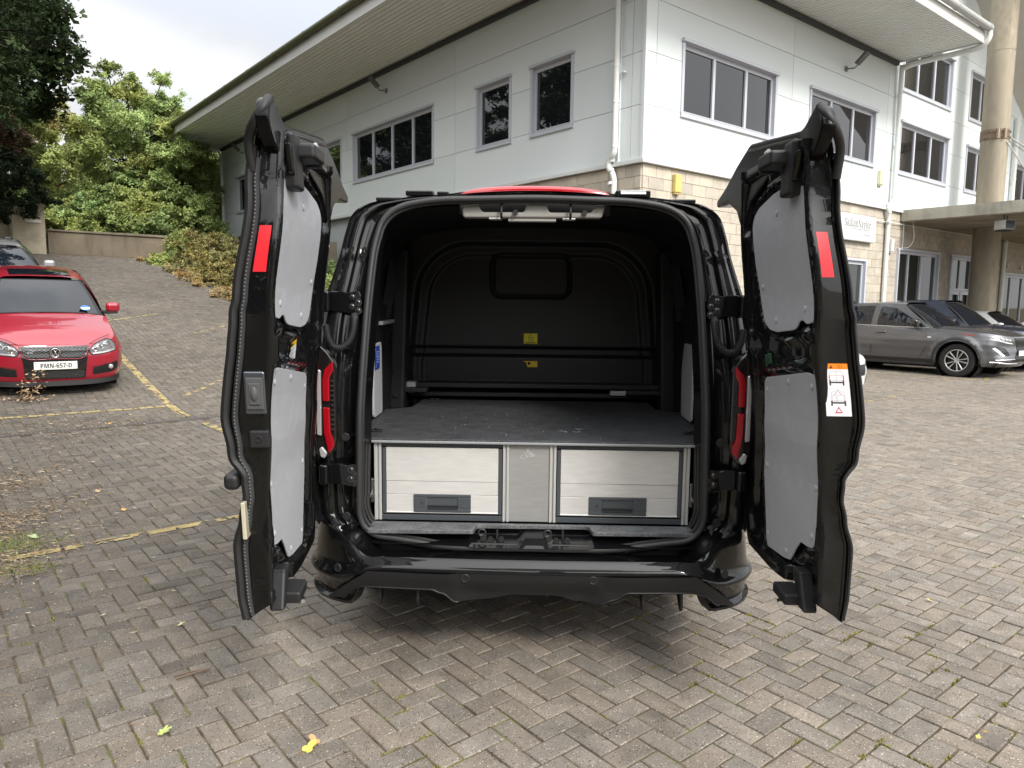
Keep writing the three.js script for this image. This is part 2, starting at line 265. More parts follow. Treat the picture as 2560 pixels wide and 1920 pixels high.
  for (let k = 0; k < 420; k++) {
    let x, z; const zone = rnd();
    if (zone < 0.55) { x = rr(0.2, 3.4); z = rr(-2.2, -4.6); } else if (zone < 0.8) { x = rr(-3.2, -1.2); z = rr(-2.3, -5.5); } else { x = rr(-1.2, 0.4); z = rr(-2.2, -3.0); }
    let [p, q] = toPQ(x, z); const along = rnd() < 0.5; if (along) q = Math.round(q / S) * S; else p = Math.round(p / S) * S;
    if (fbm(x * 1.4, z * 1.4, 9, 2) < (x > 0.2 ? 0.0 : 0.10)) continue;
    const len = rr(0.01, 0.06), n = 8 + rnd() * 26;
    for (let i = 0; i < n; i++) { const a = rr(-len, len), pp = p + (along ? a : gauss() * 0.004), qq = q + (along ? gauss() * 0.004 : a), [X, Z] = toW(pp, qq), Y = H(X, Z) - 0.004, hgt = rr(0.006, 0.018), an = rnd() * 6.28, wd = rr(0.002, 0.0045), lx = gauss() * 0.006, lz = gauss() * 0.006;
      bl.push(X - Math.cos(an) * wd, Y, Z - Math.sin(an) * wd, X + Math.cos(an) * wd, Y, Z + Math.sin(an) * wd, X + lx, Y + hgt, Z + lz); }
  }
  const mg = new THREE.BufferGeometry(); mg.setAttribute('position', new THREE.Float32BufferAttribute(bl, 3)); mg.computeVertexNormals();
  solo('joint_moss', mg, std([0.21, 0.20, 0.035], 0.9, 0, { side: THREE.DoubleSide }), 'yellow green moss and tiny weeds growing in the paving joints', 'moss', null, 'stuff');
}

// ------------------------------------------------------------------ drain channel at the foot of the ramp
{
  const d = thing('drain_channel', 'long slotted drain channel across the foot of the ramp', 'drain'), pos = [], f = (p, q, dy = 0) => { const [x, z] = toW(p, q); return [x, H(x, z) + dy, z]; };
  const strip = (pa, pb, dy) => grid(60, 1, (s, t) => f(lerp(pa, pb, t), lerp(-14, -5, s), dy));
  part('edge_strip', merge([strip(0.70, 0.775, -0.001), strip(0.865, 0.94, -0.001)]), std([0.16, 0.148, 0.14], 0.85, 0, { map: T.concrete }), d);
  part('channel', merge([strip(0.775, 0.865, -0.05), grid(60, 1, (s, t) => f(0.775, lerp(-14, -5, s), lerp(-0.05, -0.001, t))), grid(60, 1, (s, t) => f(0.865, lerp(-14, -5, s), lerp(-0.05, -0.001, t)))]), M.black, d);
  const bars = []; for (let q = -14; q < -5; q += 0.045) { const a = f(0.775, q, -0.0045), b = f(0.865, q, -0.0045), g = rod(a, b, 0.012, 0.012, 6); bars.push(g); }
  for (const pp of [0.775, 0.82, 0.865]) bars.push(grid(60, 1, (s, t) => f(pp + (t - 0.5) * 0.02, lerp(-14, -5, s), 0.0015)));
  part('grating', merge(bars), std([0.15, 0.14, 0.135], 0.7, 0.2), d).userData.kind = 'stuff';
}

// ------------------------------------------------------------------ the office building
const BM = {
  cladL: std([0.69, 0.74, 0.75], 0.5), cladV: [[0.69, 0.74, 0.75], [0.665, 0.715, 0.725], [0.705, 0.75, 0.757]].map(c => std(c, 0.5)), back: std([0.40, 0.43, 0.43], 0.8), flash: std([0.62, 0.64, 0.64], 0.45),
  frame: std([0.50, 0.52, 0.575], 0.4), pane: phys([0.008, 0.009, 0.012], { roughness: 0.015, ior: 1.95 }),
  paneLow: phys([0.022, 0.027, 0.024], { roughness: 0.02, ior: 1.7 }), blind: std([0.42, 0.41, 0.39], 0.8),
  soffit: std([0.74, 0.745, 0.735], 0.6), strip: std([0.05, 0.055, 0.06], 0.7), olive: std([0.085, 0.09, 0.045], 0.5), gutter: std([0.42, 0.43, 0.43], 0.45),
  pipe: std([0.70, 0.72, 0.70], 0.4), stone: [0, 1, 2, 3, 4].map(k => std([0.64 + 0.03 * (k - 2), 0.595 + 0.027 * (k - 2), 0.525 + 0.018 * (k - 2)], 0.85, 0, { map: T.stone, bumpMap: T.stone, bumpScale: 0.003 })),
  mortar: std([0.40, 0.35, 0.28], 0.9), concrete: std([0.72, 0.68, 0.605], 0.85, 0, { map: T.concrete }), canopy: std([0.80, 0.83, 0.82], 0.6, 0, { map: T.concrete }), roof: std([0.5, 0.52, 0.53], 0.5),
};
const office = thing('office_building', 'two storey office with white metal cladding over cream stone blocks and deep corrugated eaves', 'office building', [CX, 0, CZ], TH);
{
  const LEFT = new THREE.Matrix4().makeRotationY(-Math.PI / 2);
  const face = { R: g => g, L: g => g.applyMatrix4(LEFT) };
  // cladding, panel by panel, cut round the windows
  const winL = [[-3.22, -1.89], [-5.21, -3.90], [-11.56, -7.08], [-13.66, -12.34], [-19.95, -18.62], [-22.0, -20.83]].map(([a, b]) => [a, b, 5.33, 6.75]);
  const winR = [[1.05, 4.32, 5.36, 6.73], [5.72, 9.0, 5.38, 6.74], [10.41, 13.65, 5.38, 6.74], [15.03, 18.3, 5.38, 6.74], [19.45, 22.4, 5.38, 6.74], [10.38, 13.63, 7.57, 8.98], [15.0, 18.2, 7.55, 8.95]];
  const rowsL = [4.41, 5.40, 6.35, 7.30, 8.22], rowsR = [4.41, 5.40, 6.35, 7.30, 8.25, 9.25, 10.2, 11.2];
  const panels = (key, cols, rows, wins, lim) => {
    for (let c = 0; c < cols.length - 1; c++) for (let r = 0; r < rows.length - 1; r++) {
      let [u0, u1] = [cols[c] + 0.005, cols[c + 1] - 0.005], [v0, v1] = [rows[r] + 0.005, rows[r + 1] - 0.005]; if (!lim(u0, v0)) continue;
      const hs = wins.filter(w => w[0] < u1 && w[1] > u0 && w[2] < v1 && w[3] > v0), us = [...new Set([u0, u1, ...hs.flatMap(w => [w[0], w[1]]).filter(x => x > u0 && x < u1)])].sort((a, b) => a - b), vs = [...new Set([v0, v1, ...hs.flatMap(w => [w[2], w[3]]).filter(x => x > v0 && x < v1)])].sort((a, b) => a - b), out = [];
      for (let i = 0; i < us.length - 1; i++) { let open = null;                 // runs of free height in each strip
        for (let j = 0; j < vs.length - 1; j++) { const um = (us[i] + us[i + 1]) / 2, vm = (vs[j] + vs[j + 1]) / 2, hole = hs.some(w => um > w[0] && um < w[1] && vm > w[2] && vm < w[3]);
          if (!hole) { if (open) open[3] = vs[j + 1]; else out.push(open = [us[i], us[i + 1], vs[j], vs[j + 1]]); } else open = null; } }
      if (out.length) part('wall_panel', face[key](merge(out.map(q => bx(q[0], q[1], q[2], q[3], -0.05, 0)))), BM.cladV[(c * 2 + r) % 3], office);
    }
  };
  panels('L', [-23.75, -17.8, -11.93, -6.12, -0.31, 0], rowsL, winL, () => true);
  panels('R', [0, 0.31, 4.97, 9.62, 14.3, 18.95, 23.6, 28], rowsR, winR, (u, v) => v < 8.2 || u > 9.5);
  part('wall', merge([face.L(bx(-23.75, -0.15, 0, 8.3, -0.4, -0.145)), bx(0.15, 28, 0, 8.3, -0.4, -0.145), bx(9.6, 28, 8.3, 11.4, -0.4, -0.145), bx(0.08, 28, 0, 8.3, -23.75, -23.4), bx(27.7, 28, 0, 8.3, -23.4, -0.3), bx(9.6, 9.9, 8.3, 11.2, -23.4, -0.3), face.L(bx(-23.75, -23.7, 3, 8.25, -0.3, -0.01))]), BM.back, office);
  part('corner_trim', merge([bx(-0.012, 0.06, 4.42, 8.2, -0.06, 0.012), ...[-0.60, -0.69].map(u => face.L(bx(u - 0.012, u + 0.012, 4.43, 8.2, 0, 0.03))), face.L(bx(-23.78, -23.68, 4.43, 8.2, 0, 0.02))]), BM.cladL, office);
  part('base_flashing', merge([face.L(bx(-23.75, 0.05, 4.345, 4.405, -0.06, 0.05)), bx(0.052, 28, 4.345, 4.405, -0.06, 0.05), face.L(bx(-23.75, 0.03, 4.405, 4.425, -0.02, 0.03)), bx(0.032, 28, 4.405, 4.425, -0.02, 0.03)]), BM.flash, office);
  // windows: hooded surround, sash bars and panes
  const win = (key, [u0, u1, v0, v1], mull, pane = BM.pane, low = false, extra = [], blinds = 0) => {
    const fr = [], d = 0.055, t = 0.055;
    fr.push(bx(u0 - 0.03, u1 + 0.03, v1 - 0.01, v1 + 0.05, -0.06, low ? 0.015 : 0.075), bx(u0 - 0.01, u0 + 0.06, v0, v1 - 0.012, -0.09, 0.028), bx(u1 - 0.06, u1 + 0.01, v0, v1 - 0.012, -0.09, 0.028), bx(u0 - 0.01, u1 + 0.01, v0 - 0.03, v0 + 0.05, -0.09, 0.032));
    const a = u0 + 0.062, b = u1 - 0.062; fr.push(bx(a, b, v1 - 0.10, v1 - 0.012, -0.12, -0.055), bx(a, b, v0 + 0.052, v0 + 0.11, -0.12, -0.05), bx(a, a + 0.05, v0 + 0.112, v1 - 0.102, -0.12, -0.055), bx(b - 0.05, b, v0 + 0.112, v1 - 0.102, -0.12, -0.055));
    for (const m of mull) fr.push(bx(m - 0.04, m + 0.04, v0 + 0.112, v1 - 0.102, -0.118, -0.05));
    for (const [y, h] of extra) fr.push(bx(a + 0.052, b - 0.052, y - h / 2, y + h / 2, -0.117, -0.052));
    const w = part('window', face[key](merge(fr)), BM.frame, office);
    if (!low) part('sill', face[key](merge([rb(u0 + 0.10, u1 - 0.05, v0 + 0.06, v0 + 0.075, -0.05, 0.02, 0.004), bx(u0 - 0.02, u1 + 0.02, v0 - 0.036, v0 - 0.031, -0.03, 0.05)])), BM.frame, w);
    const xs = [a + 0.05, ...mull, b - 0.05];
    for (let i = 0; i < xs.length - 1; i++) { const ys = [v0 + 0.11, ...extra.map(e => e[0]).sort((p, q) => p - q), v1 - 0.10]; for (let j = 0; j < ys.length - 1; j++) part('pane', face[key](bx(xs[i] + (i ? 0.04 : 0), xs[i + 1] - (i < xs.length - 2 ? 0.04 : 0), ys[j] + 0.001, ys[j + 1] - 0.001, -0.10, -0.085)), pane, w); }
    if (blinds) part('blind', face[key](merge([...Array(14)].map((_, k) => bx(lerp(u0 + 0.14, u0 + 0.14 + blinds, k / 14), lerp(u0 + 0.14, u0 + 0.14 + blinds, (k + 0.8) / 14), v0 + 0.12, v1 - 0.11, -0.083, -0.0815)))), BM.blind, w);
    return w;
  };
  win('L', winL[0], []); win('L', winL[1], []); win('L', winL[2], [-10.42, -9.31, -8.2]); for (const k of [3, 4, 5]) win('L', winL[k], []);
  win('R', winR[0], [2.15, 3.27]); win('R', winR[1], [6.82, 7.92]); win('R', winR[2], [11.5, 12.58]); win('R', winR[3], [16.1, 17.2]); win('R', winR[4], [20.5]); win('R', winR[5], [11.47, 12.55]); win('R', winR[6], [16.05, 17.1]);
  // ground floor of stone blocks
  const glaz = [[5.4, 8.96, 0.75, 2.93], [10.8, 13.6, 0.35, 3.34], [14.5, 16.35, 0.3, 3.35], [19.15, 22.6, 0.7, 2.95]];
  const blocks = [], ch = 0.221, cl = 0.445, yTop = 4.33;
  for (const [key, len] of [['R', 24], ['L', 10]]) for (let r = 0; r < 20; r++) for (let k = -1; k < len / cl; k++) {
    let u0 = k * cl + (r % 2) * cl / 2, u1 = u0 + cl; const v1 = yTop - r * ch, v0 = v1 - ch; u0 = Math.max(u0, 0.06); if (u1 < u0 + 0.08 || v0 < -0.2) continue;
    for (let [a, b] of key === 'R' ? glaz.reduce((segs, w) => segs.flatMap(([a, b]) => v0 < w[3] - 0.03 && v1 > w[2] + 0.03 && b > w[0] && a < w[1] ? [[a, w[0]], [w[1], b]].filter(s => s[1] - s[0] > 0.05) : [[a, b]]), [[u0, u1]]) : [[u0, u1]]) {
      const vis = (key === 'R' && ((a < 1.9 && v1 > 3.4) || (a > 7.5 && a < 19 && v1 > 1.4))) || (key === 'L' && a < 6 && v1 > 3.4);
      if (key === 'L') [a, b] = [-b, -a]; blocks.push({ g: face[key](rb(a + 0.004, b - 0.004, v0 + 0.004, v1 - 0.004, -0.12, -0.035 + rr(-0.003, 0.003), 0.006, 1)), vis });
    }
  }
  let nB = 0; const rest = [[], [], [], [], []];
  for (const b of blocks) { const k = rnd() * 5 | 0; if (b.vis && nB < 300) { nB++; part('stone_block', b.g, BM.stone[k], office); } else rest[k].push(b.g); }
  const stuff = merge(rest.flat()); part('stone_course', stuff, BM.stone[2], office).userData.kind = 'stuff';
  part('mortar', merge([face.L(bx(-10, -0.07, 0, 4.34, -0.08, -0.045)), ...[[0.07, 5.4], [8.96, 10.8], [13.6, 14.5], [16.35, 19.15], [22.6, 27]].map(([a, b]) => bx(a, b, 0, 4.34, -0.08, -0.045)), bx(5.4, 8.96, 2.93, 4.34, -0.08, -0.045), bx(10.8, 16.35, 3.35, 4.34, -0.08, -0.045), bx(19.15, 22.6, 2.95, 4.34, -0.08, -0.045)]), BM.mortar, office);
  win('R', glaz[0], [7.6], BM.paneLow, true, [[1.35, 0.07]]); win('R', glaz[1], [11.62, 12.5], BM.paneLow, true, [[1.9 - 0.02, 0.07]]); win('R', glaz[3], [20.1, 21.3], BM.paneLow, true, []);
  const dw = win('R', glaz[2], [15.4], BM.paneLow, true, [[2.32, 0.08]]);
  const door = part('door', merge([bx(14.62, 14.72, 0.35, 2.27, -0.05, 0), bx(15.28, 15.36, 0.35, 2.27, -0.05, 0), bx(15.44, 15.54, 0.35, 2.27, -0.05, 0), bx(16.12, 16.23, 0.35, 2.27, -0.05, 0), bx(14.722, 15.278, 2.16, 2.27, -0.05, -0.001), bx(15.542, 16.118, 2.16, 2.27, -0.05, -0.001)]), BM.frame, office);
  part('handle', rod([15.5, 1.3, 0.04], [15.5, 1.75, 0.04], 0.015), M.chrome, door);
  part('window_notice', merge([bx(10.93, 11.12, 1.35, 1.85, -0.083, -0.081), bx(10.9, 11.1, 0.8, 1.2, -0.083, -0.081), bx(11.14, 11.33, 0.8, 1.2, -0.083, -0.081), bx(14.75, 14.95, 1.2, 1.9, -0.083, -0.081)]), M.white, office);
  part('window_lettering', new THREE.PlaneGeometry(0.62, 0.8).translate(12.05, 1.25, -0.081), new THREE.MeshStandardMaterial({ transparent: true, alphaTest: 0.4, roughness: 0.6, map: canvasTex(256, 320, (c, w, h) => { c.clearRect(0, 0, w, h); c.fillStyle = '#e8e8e2'; for (const [y, l, t] of [[40, 150, 22], [90, 170, 26], [130, 160, 18], [165, 110, 12], [200, 180, 10]]) c.fillRect(128 - l / 2, y, l, t); }) }), office);

  // eaves: one corrugated sheet, ribs running the same way on both sides
  const wave = (x0, x1, z0, z1, y, per = 0.135) => { const pts = []; for (let x = x0; x < x1 - per * 0.5; x += per) pts.push([x, 0], [x + per * 0.42, 0], [x + per * 0.5, 0.032], [x + per * 0.9, 0.032]); pts.push([x1, 0]); return toCreasedNormals(grid(pts.length - 1, 1, (s, t) => { const p = pts[Math.round(s * (pts.length - 1))]; return [p[0], y + p[1], lerp(z0, z1, t)]; }), 0.3); };
  part('soffit', merge([wave(-2.35, -0.001, -24.5, 2.0, 8.2), wave(0, 10.0, 0.001, 2.0, 8.2)]), BM.soffit, office);
  part('eaves_strip', merge([bx(-0.09, -0.001, 8.09, 8.19, -23.75, 0.09), bx(0, 9.95, 8.09, 8.19, 0.001, 0.09)]), BM.strip, office);
  part('fascia', merge([bx(-2.40, -2.352, 8.16, 8.44, -24.5, 2.05), bx(-2.351, 10.0, 8.16, 8.44, 2.002, 2.05), bx(-2.351, 0, 8.16, 8.44, -24.55, -24.5), bx(10.0, 10.05, 8.18, 8.42, 0.0, 2.0)]), std([0.60, 0.60, 0.585], 0.5), office);
  part('roof', merge([grid(1, 1, (s, t) => [lerp(-2.42, 9.6, s), lerp(8.47, 10.6, s), lerp(2.07, -24.6, t)]), grid(2, 30, (s, t) => [lerp(9.6, 10.1, s), lerp(8.46, 8.5, s) + 0.02 * Math.sin(t * 120), lerp(2.07, -0.3, t)]), grid(1, 1, (s, t) => [lerp(9.6, 28, s), 11.4, lerp(0, -24, t)])]), BM.roof, office);
  const half = (a, b, r) => { const g = rod(a, b, r, r, 12); return g; };
  const gl = part('gutter', merge([half([-2.49, 8.5, 2.1], [-2.49, 8.5, -24.5], 0.085), ...[...Array(13)].map((_, k) => half([-2.49, 8.5, 1 - k * 2.05], [-2.49, 8.5, 0.93 - k * 2.05], 0.094))]), BM.olive, office, 'olive green gutter');
  part('gutter', merge([half([-2.4, 8.5, 2.14], [10.06, 8.5, 2.14], 0.085), ...[...Array(7)].map((_, k) => half([9.9 - k * 1.9, 8.5, 2.14], [9.97 - k * 1.9, 8.5, 2.14], 0.096))]), BM.gutter, office, 'pale grey gutter');
  // white rainwater pipes with swan necks
  const downpipe = (key, u, top, r = 0.058, neck = 0.16) => {
    const a = (v, o, du = 0) => [u + du, v, o], g = [tube([a(top, 0.12), a(4.75, 0.12), a(4.68, 0.12)], r, 6, 12), tube([a(4.68, 0.12), a(4.58, 0.12, -0.02), a(4.46, 0.10, -neck), a(4.34, 0.08, -neck - 0.02), a(4.22, 0.06, -0.10), a(4.08, 0.05, -0.06), a(3.98, 0.05, -0.06)], r, 24, 12), tube([a(3.98, 0.05, -0.06), a(0.1, 0.05, -0.06)], r, 4, 12)];
    for (const y of [4.72, 4.5, 4.3, 4.05, 7.42, 6.2, 5.55]) if (y < top) g.push(rod(a(y, y > 4.6 ? 0.12 : 0.08, y > 4.6 ? 0 : y > 4.4 ? -neck * 0.7 : -neck * 0.8), a(y - 0.05, y > 4.6 ? 0.12 : 0.08, y > 4.6 ? 0 : y > 4.4 ? -neck * 0.8 : -neck * 0.7), r * 1.12, r * 1.12, 14));
    for (const y of [7.38, 6.05]) g.push(bx(u + 0.05, u + 0.16, y - 0.015, y + 0.015, 0.03, 0.10));
    part('downpipe', face[key](merge(g)), BM.pipe, office);
  };
  downpipe('L', -0.60, 8.05); downpipe('R', 10.03, 8.1); downpipe('R', 18.98, 8.2, 0.07);
  part('downpipe', merge([tube([[10.06, 8.45, 2.13], [10.06, 8.3, 2.13], [10.06, 8.16, 2.05], [10.06, 8.1, 1.9], [10.04, 8.06, 0.3], [10.03, 8.0, 0.12]], 0.07, 40, 12), face.L(tube([[-22.9, 8.45, 2.49], [-22.9, 8.3, 2.45], [-22.95, 8.17, 2.3], [-23.7, 8.1, 0.2], [-23.72, 7.95, 0.07]], 0.05, 30, 10)), face.L(tube([[-23.72, 7.95, 0.07], [-23.72, 4.6, 0.07], [-23.74, 4.45, 0.12], [-23.74, 4.2, 0.12]], 0.05, 14, 10))]), BM.pipe, office);
  // high roof over the entrance and the concrete porch
  part('high_soffit', merge([grid(40, 12, (s, t) => { const q = lerp(13, 30, s), z = lerp(0, 7.5, t); return [q, 10.05 - (q - 16.4) * 0.66 * (q < 16.4 ? 1 : 0.75) + z * 0.42 + 0.03 * (Math.round(s * 40) % 2), z]; })]), std([0.50, 0.48, 0.44], 0.7), office);
  part('high_fascia', grid(1, 12, (s, t) => { const z = lerp(0.3, 7.6, t); return [12.98 - 0.0 * s, 12.3 + z * 0.42 + s * 1.3, z]; }), BM.canopy, office);
  part('porch_roof', merge([bx(10.85, 26, 4.12, 4.42, 0.0, 5.2)]), BM.canopy, office);
  part('porch_soffit', bx(10.87, 26, 4.10, 4.118, 0.02, 5.18), std([0.70, 0.63, 0.53], 0.8, 0, { map: T.concrete }), office);
  part('cable', merge([tube([[10.98, 4.1, 0.03], [10.98, 3.3, 0.03], [10.97, 3.45, 0.03]], 0.008, 12, 6), tube([[11.05, 4.5, 0.2], [11.1, 4.1, 0.22], [11.25, 3.6, 0.2], [11.2, 3.42, 0.1], [11.05, 3.40, 0.05]], 0.01, 30, 6), tube([[9.2, 4.03, 0.0], [9.6, 4.02, 0.02], [10.9, 4.03, 0.02], [13, 4.04, 0.02], [16.4, 4.06, 0.02]], 0.013, 30, 6)]), BM.pipe, office);
}
// column in front of the porch
{
  const c = thing('concrete_column', 'tall round concrete column with a steel collar in front of the entrance', 'column', [13.48, 0, -22.45]);
  part('shaft', merge([new THREE.CylinderGeometry(0.355, 0.355, 8.9, 40, 1).translate(0, 4.62, 0), new THREE.CylinderGeometry(0.355, 0.355, 4.2, 40, 1).translate(0, 11.185, 0)]), BM.concrete, c);
  part('joint', new THREE.CylinderGeometry(0.347, 0.347, 0.02, 40).translate(0, 9.08, 0), BM.mortar, c);
  const col = part('collar', new THREE.CylinderGeometry(0.372, 0.372, 0.28, 40).translate(0, 6.74, 0), std([0.40, 0.32, 0.24], 0.7, 0, { map: T.concrete }), c, 'stained steel collar with bolts');
  const b = []; for (let a = -0.2; a < 2.6; a += 0.28) for (const y of [6.66, 6.82]) b.push(rod([Math.cos(a + 0.4) * 0.36, y, Math.sin(a + 0.4) * 0.36], [Math.cos(a + 0.4) * 0.40, y, Math.sin(a + 0.4) * 0.40], 0.02, 0.02, 6)); part('bolt', merge(b), std([0.22, 0.17, 0.13], 0.6, 0.4), col);
  part('collar_flange', merge([rb(-0.16, -0.13, 6.6, 6.88, 0.34, 0.44, 0.004), rb(0.02, 0.05, 6.6, 6.88, 0.34, 0.46, 0.004)]), std([0.40, 0.32, 0.24], 0.7), col);
  part('tie_rod', merge([rod([0.1, 6.62, 0.3], [1.5, 4.45, 0.6], 0.018), rod([0.36, 6.7, 0.1], [3.2, 4.9, 0.3], 0.02), rod([0.36, 6.62, 0.05], [3.4, 4.6, 0.2], 0.014)]), std([0.35, 0.34, 0.33], 0.5, 0.5), c);
}
// fittings on the walls
const onR = (q, y, z) => [CX + E2[0] * q - E1[0] * z, y, CZ + E2[1] * q - E1[1] * z];
function floodlight(label, pos, turn) {
  const f = thing('floodlight', label, 'floodlight', pos, turn, 'floodlights on the office walls');
  part('bracket', merge([rb(-0.05, 0.05, -0.06, 0.06, 0, 0.03, 0.005), rod([0, 0, 0.02], [0, -0.03, 0.22], 0.018), rod([0, -0.03, 0.22], [0, 0.08, 0.36], 0.016)]), std([0.20, 0.19, 0.18], 0.5), f);
  const h = part('lamp_head', rb(-0.10, 0.10, -0.17, 0.17, -0.03, 0.03, 0.012).rotateX(0.85).translate(0, 0.16, 0.40), std([0.10, 0.10, 0.10], 0.5), f);
  part('lens', rb(-0.075, 0.075, -0.14, 0.14, -0.038, -0.031, 0.002).rotateX(0.85).translate(0, 0.16, 0.40), std([0.55, 0.53, 0.50], 0.3), h);
  return f;
}
floodlight('bracket floodlight high on the entrance wall, right of the wide window', onR(7.3, 7.48, 0), TH);
floodlight('floodlight under the long eaves, above the four-pane window', [CX + E1[0] * 9.5, 7.62, CZ + E1[1] * 9.5], TH - Math.PI / 2);
floodlight('floodlight at the far left end of the office wall', [CX + E1[0] * 20.8, 7.6, CZ + E1[1] * 20.8], TH - Math.PI / 2);
function alarmBox(label, cat, pos, c, w, h) { const a = thing('alarm_box', label, cat, pos, TH, undefined); part('cover', rb(-w / 2, w / 2, -h / 2, h / 2, 0, 0.09, 0.012), std(c, 0.5), a); part('base', rb(-w / 2 + 0.01, w / 2 - 0.01, -h / 2 - 0.035, -h / 2 - 0.002, 0.005, 0.07, 0.006), std(c.map(v => v * 0.8), 0.5), a); return a; }
{ const a = alarmBox('yellow alarm box on the stone blocks near the building corner', 'alarm box', onR(1.01, 4.06, -0.03), [0.62, 0.47, 0.16], 0.19, 0.34); part('wire', tube([[0, -0.19, 0.03], [-0.01, -0.6, 0.01], [0, -1.2, 0.01]], 0.006, 10, 5), M.trim, a); }
alarmBox('cream alarm box on the white cladding left of the right downpipe', 'alarm box', onR(9.38, 5.13, 0), [0.68, 0.66, 0.46], 0.2, 0.36);
alarmBox('small white utility box beside the right downpipe', 'utility box', onR(10.33, 3.42, -0.03), [0.66, 0.65, 0.62], 0.16, 0.34);
{
  const s = thing('wall_sign', 'white car company sign with black lettering on the stone wall', 'sign', onR(8.0, 3.74, -0.03), TH), W = 2.36, Hh = 0.66;
  part('sign_board', rb(-W / 2, W / 2, -Hh / 2, Hh / 2, 0.02, 0.13, 0.006), std([0.55, 0.56, 0.56], 0.5), s);
  part('sign_face', new THREE.PlaneGeometry(W - 0.04, Hh - 0.04).translate(0, 0, 0.1335), new THREE.MeshStandardMaterial({ roughness: 0.45, map: canvasTex(1160, 310, (c, w, h) => { c.fillStyle = '#cfd0d1'; c.fillRect(0, 0, w, h); c.fillStyle = '#30323a'; c.textAlign = 'right'; c.font = '128px serif'; c.setTransform(0.84, 0, 0, 1, 0, 0); c.fillText('SkillanNaylor', (w - 130) / 0.84, 150); c.setTransform(1, 0, 0, 1, 0, 0); c.fillRect(w - 620, 172, 490, 5); c.fillStyle = '#5b5d66'; c.font = 'italic 48px serif'; c.fillText('Car Company', w - 135, 252); }) }), s);
}
{
  const font = await new FontLoader().loadAsync('fonts/droid/droid_serif_bold.typeface.json');
  for (const [ch, q, lab] of [['N', 19.3, 'cream letter N on the stone wall right of the column'], ['A', 20.7, 'cream letter A on the stone wall at the right edge']]) {
    const l = thing('wall_letter', lab, 'letter', onR(q, 3.16, -0.03), TH), g = new TextGeometry(ch, { font, size: 0.19, depth: 0.03, bevelEnabled: false }); part('letter', g.translate(0, 0, 0.05), std([0.62, 0.57, 0.42], 0.4), l); part('stud', rod([0.08, 0.05, 0], [0.08, 0.05, 0.05], 0.01), M.steel, l); }
}
{
  const [x, , z] = onR(11.25, 0, 2.45), p = thing('hanging_floodlight', 'box floodlight hanging under the concrete porch', 'floodlight', [x, 3.86, z], TH - 0.5);
  part('body', rb(-0.16, 0.16, -0.12, 0.12, -0.22, 0.12, 0.015), std([0.42, 0.42, 0.41], 0.5), p); part('lens', rb(-0.13, 0.13, -0.10, 0.10, 0.121, 0.13, 0.003), std([0.03, 0.035, 0.045], 0.2), p);
  part('visor', rb(-0.13, 0.13, -0.155, -0.122, -0.2, 0.05, 0.005), M.trim, p); part('hanger', merge([rod([-0.10, 0.12, 0.02], [-0.10, 0.26, 0.02], 0.012), rod([0.10, 0.12, -0.1], [0.10, 0.26, -0.1], 0.012)]), M.trim, p);
}
// walls at the head of the ramp
{
  const rw = thing('retaining_wall', 'long low stained concrete wall along the head of the ramp', 'wall');
  const body = (pa, qa, pb, qb, ya, yb2, th, y0) => { const [x0, z0] = toW(pa, qa), [x1, z1] = toW(pb, qb), L = Math.hypot(x1 - x0, z1 - z0), an = Math.atan2(-(z1 - z0), x1 - x0), g = new THREE.BoxGeometry(L, 1, th, 24, 6, 1), p = g.attributes.position; for (let i = 0; i < p.count; i++) { const t = (p.getX(i) + L / 2) / L; if (p.getY(i) > 0.499) p.setY(i, lerp(ya, yb2, t) + 0.03 * fbm(t * 12, 3, 1, 2)); else p.setY(i, lerp(y0, lerp(ya, yb2, t), (p.getY(i) + 0.5))); } g.computeVertexNormals(); const h = metreUV(g); h.rotateY(an); h.translate((x0 + x1) / 2, 0, (z0 + z1) / 2); return h; };
  part('wall', body(18.75, -7.2, 18.75, -1.0, 3.87, 3.92, 0.3, 2.2), std([0.36, 0.32, 0.27], 0.9, 0, { map: T.concrete }), rw);
  part('coping', body(18.72, -7.2, 18.72, -1.0, 3.93, 3.98, 0.36, 3.88), std([0.40, 0.37, 0.31], 0.9, 0, { map: T.concrete }), rw);
  const lw = thing('low_concrete_wall', 'low concrete wall under the far left corner of the office', 'wall');
  part('wall', merge([body(12, -0.5, 23.9, -0.35, 3.55, 4.36, 0.25, 0.3), body(23.3, -2.2, 23.9, -0.5, 4.5, 4.4, 0.25, 2.5)]), std([0.50, 0.46, 0.40], 0.9, 0, { map: T.concrete }), lw);
  const wb = thing('cream_wall_block', 'tall cream rendered wall block with a pale coping at the left edge', 'wall');
  part('wall', merge([body(18.72, -8.16, 18.72, -7.3, 4.60, 4.60, 0.8, 2.4), body(19.2, -12.5, 19.2, -8.16, 3.95, 4.2, 0.4, 2.4)]), std([0.66, 0.60, 0.47], 0.85, 0, { map: T.stone }), wb);
  part('coping', body(18.70, -8.20, 18.70, -7.26, 4.72, 4.72, 0.9, 4.605), std([0.66, 0.65, 0.61], 0.8), wb);
  const [sx, sz] = toW(18.28, -7.62); part('name_plate', rb(-0.21, 0.21, -0.045, 0.045, 0, 0.012, 0.003).rotateY(TH).translate(sx, 4.12, sz), std([0.70, 0.68, 0.60], 0.5), wb);
}

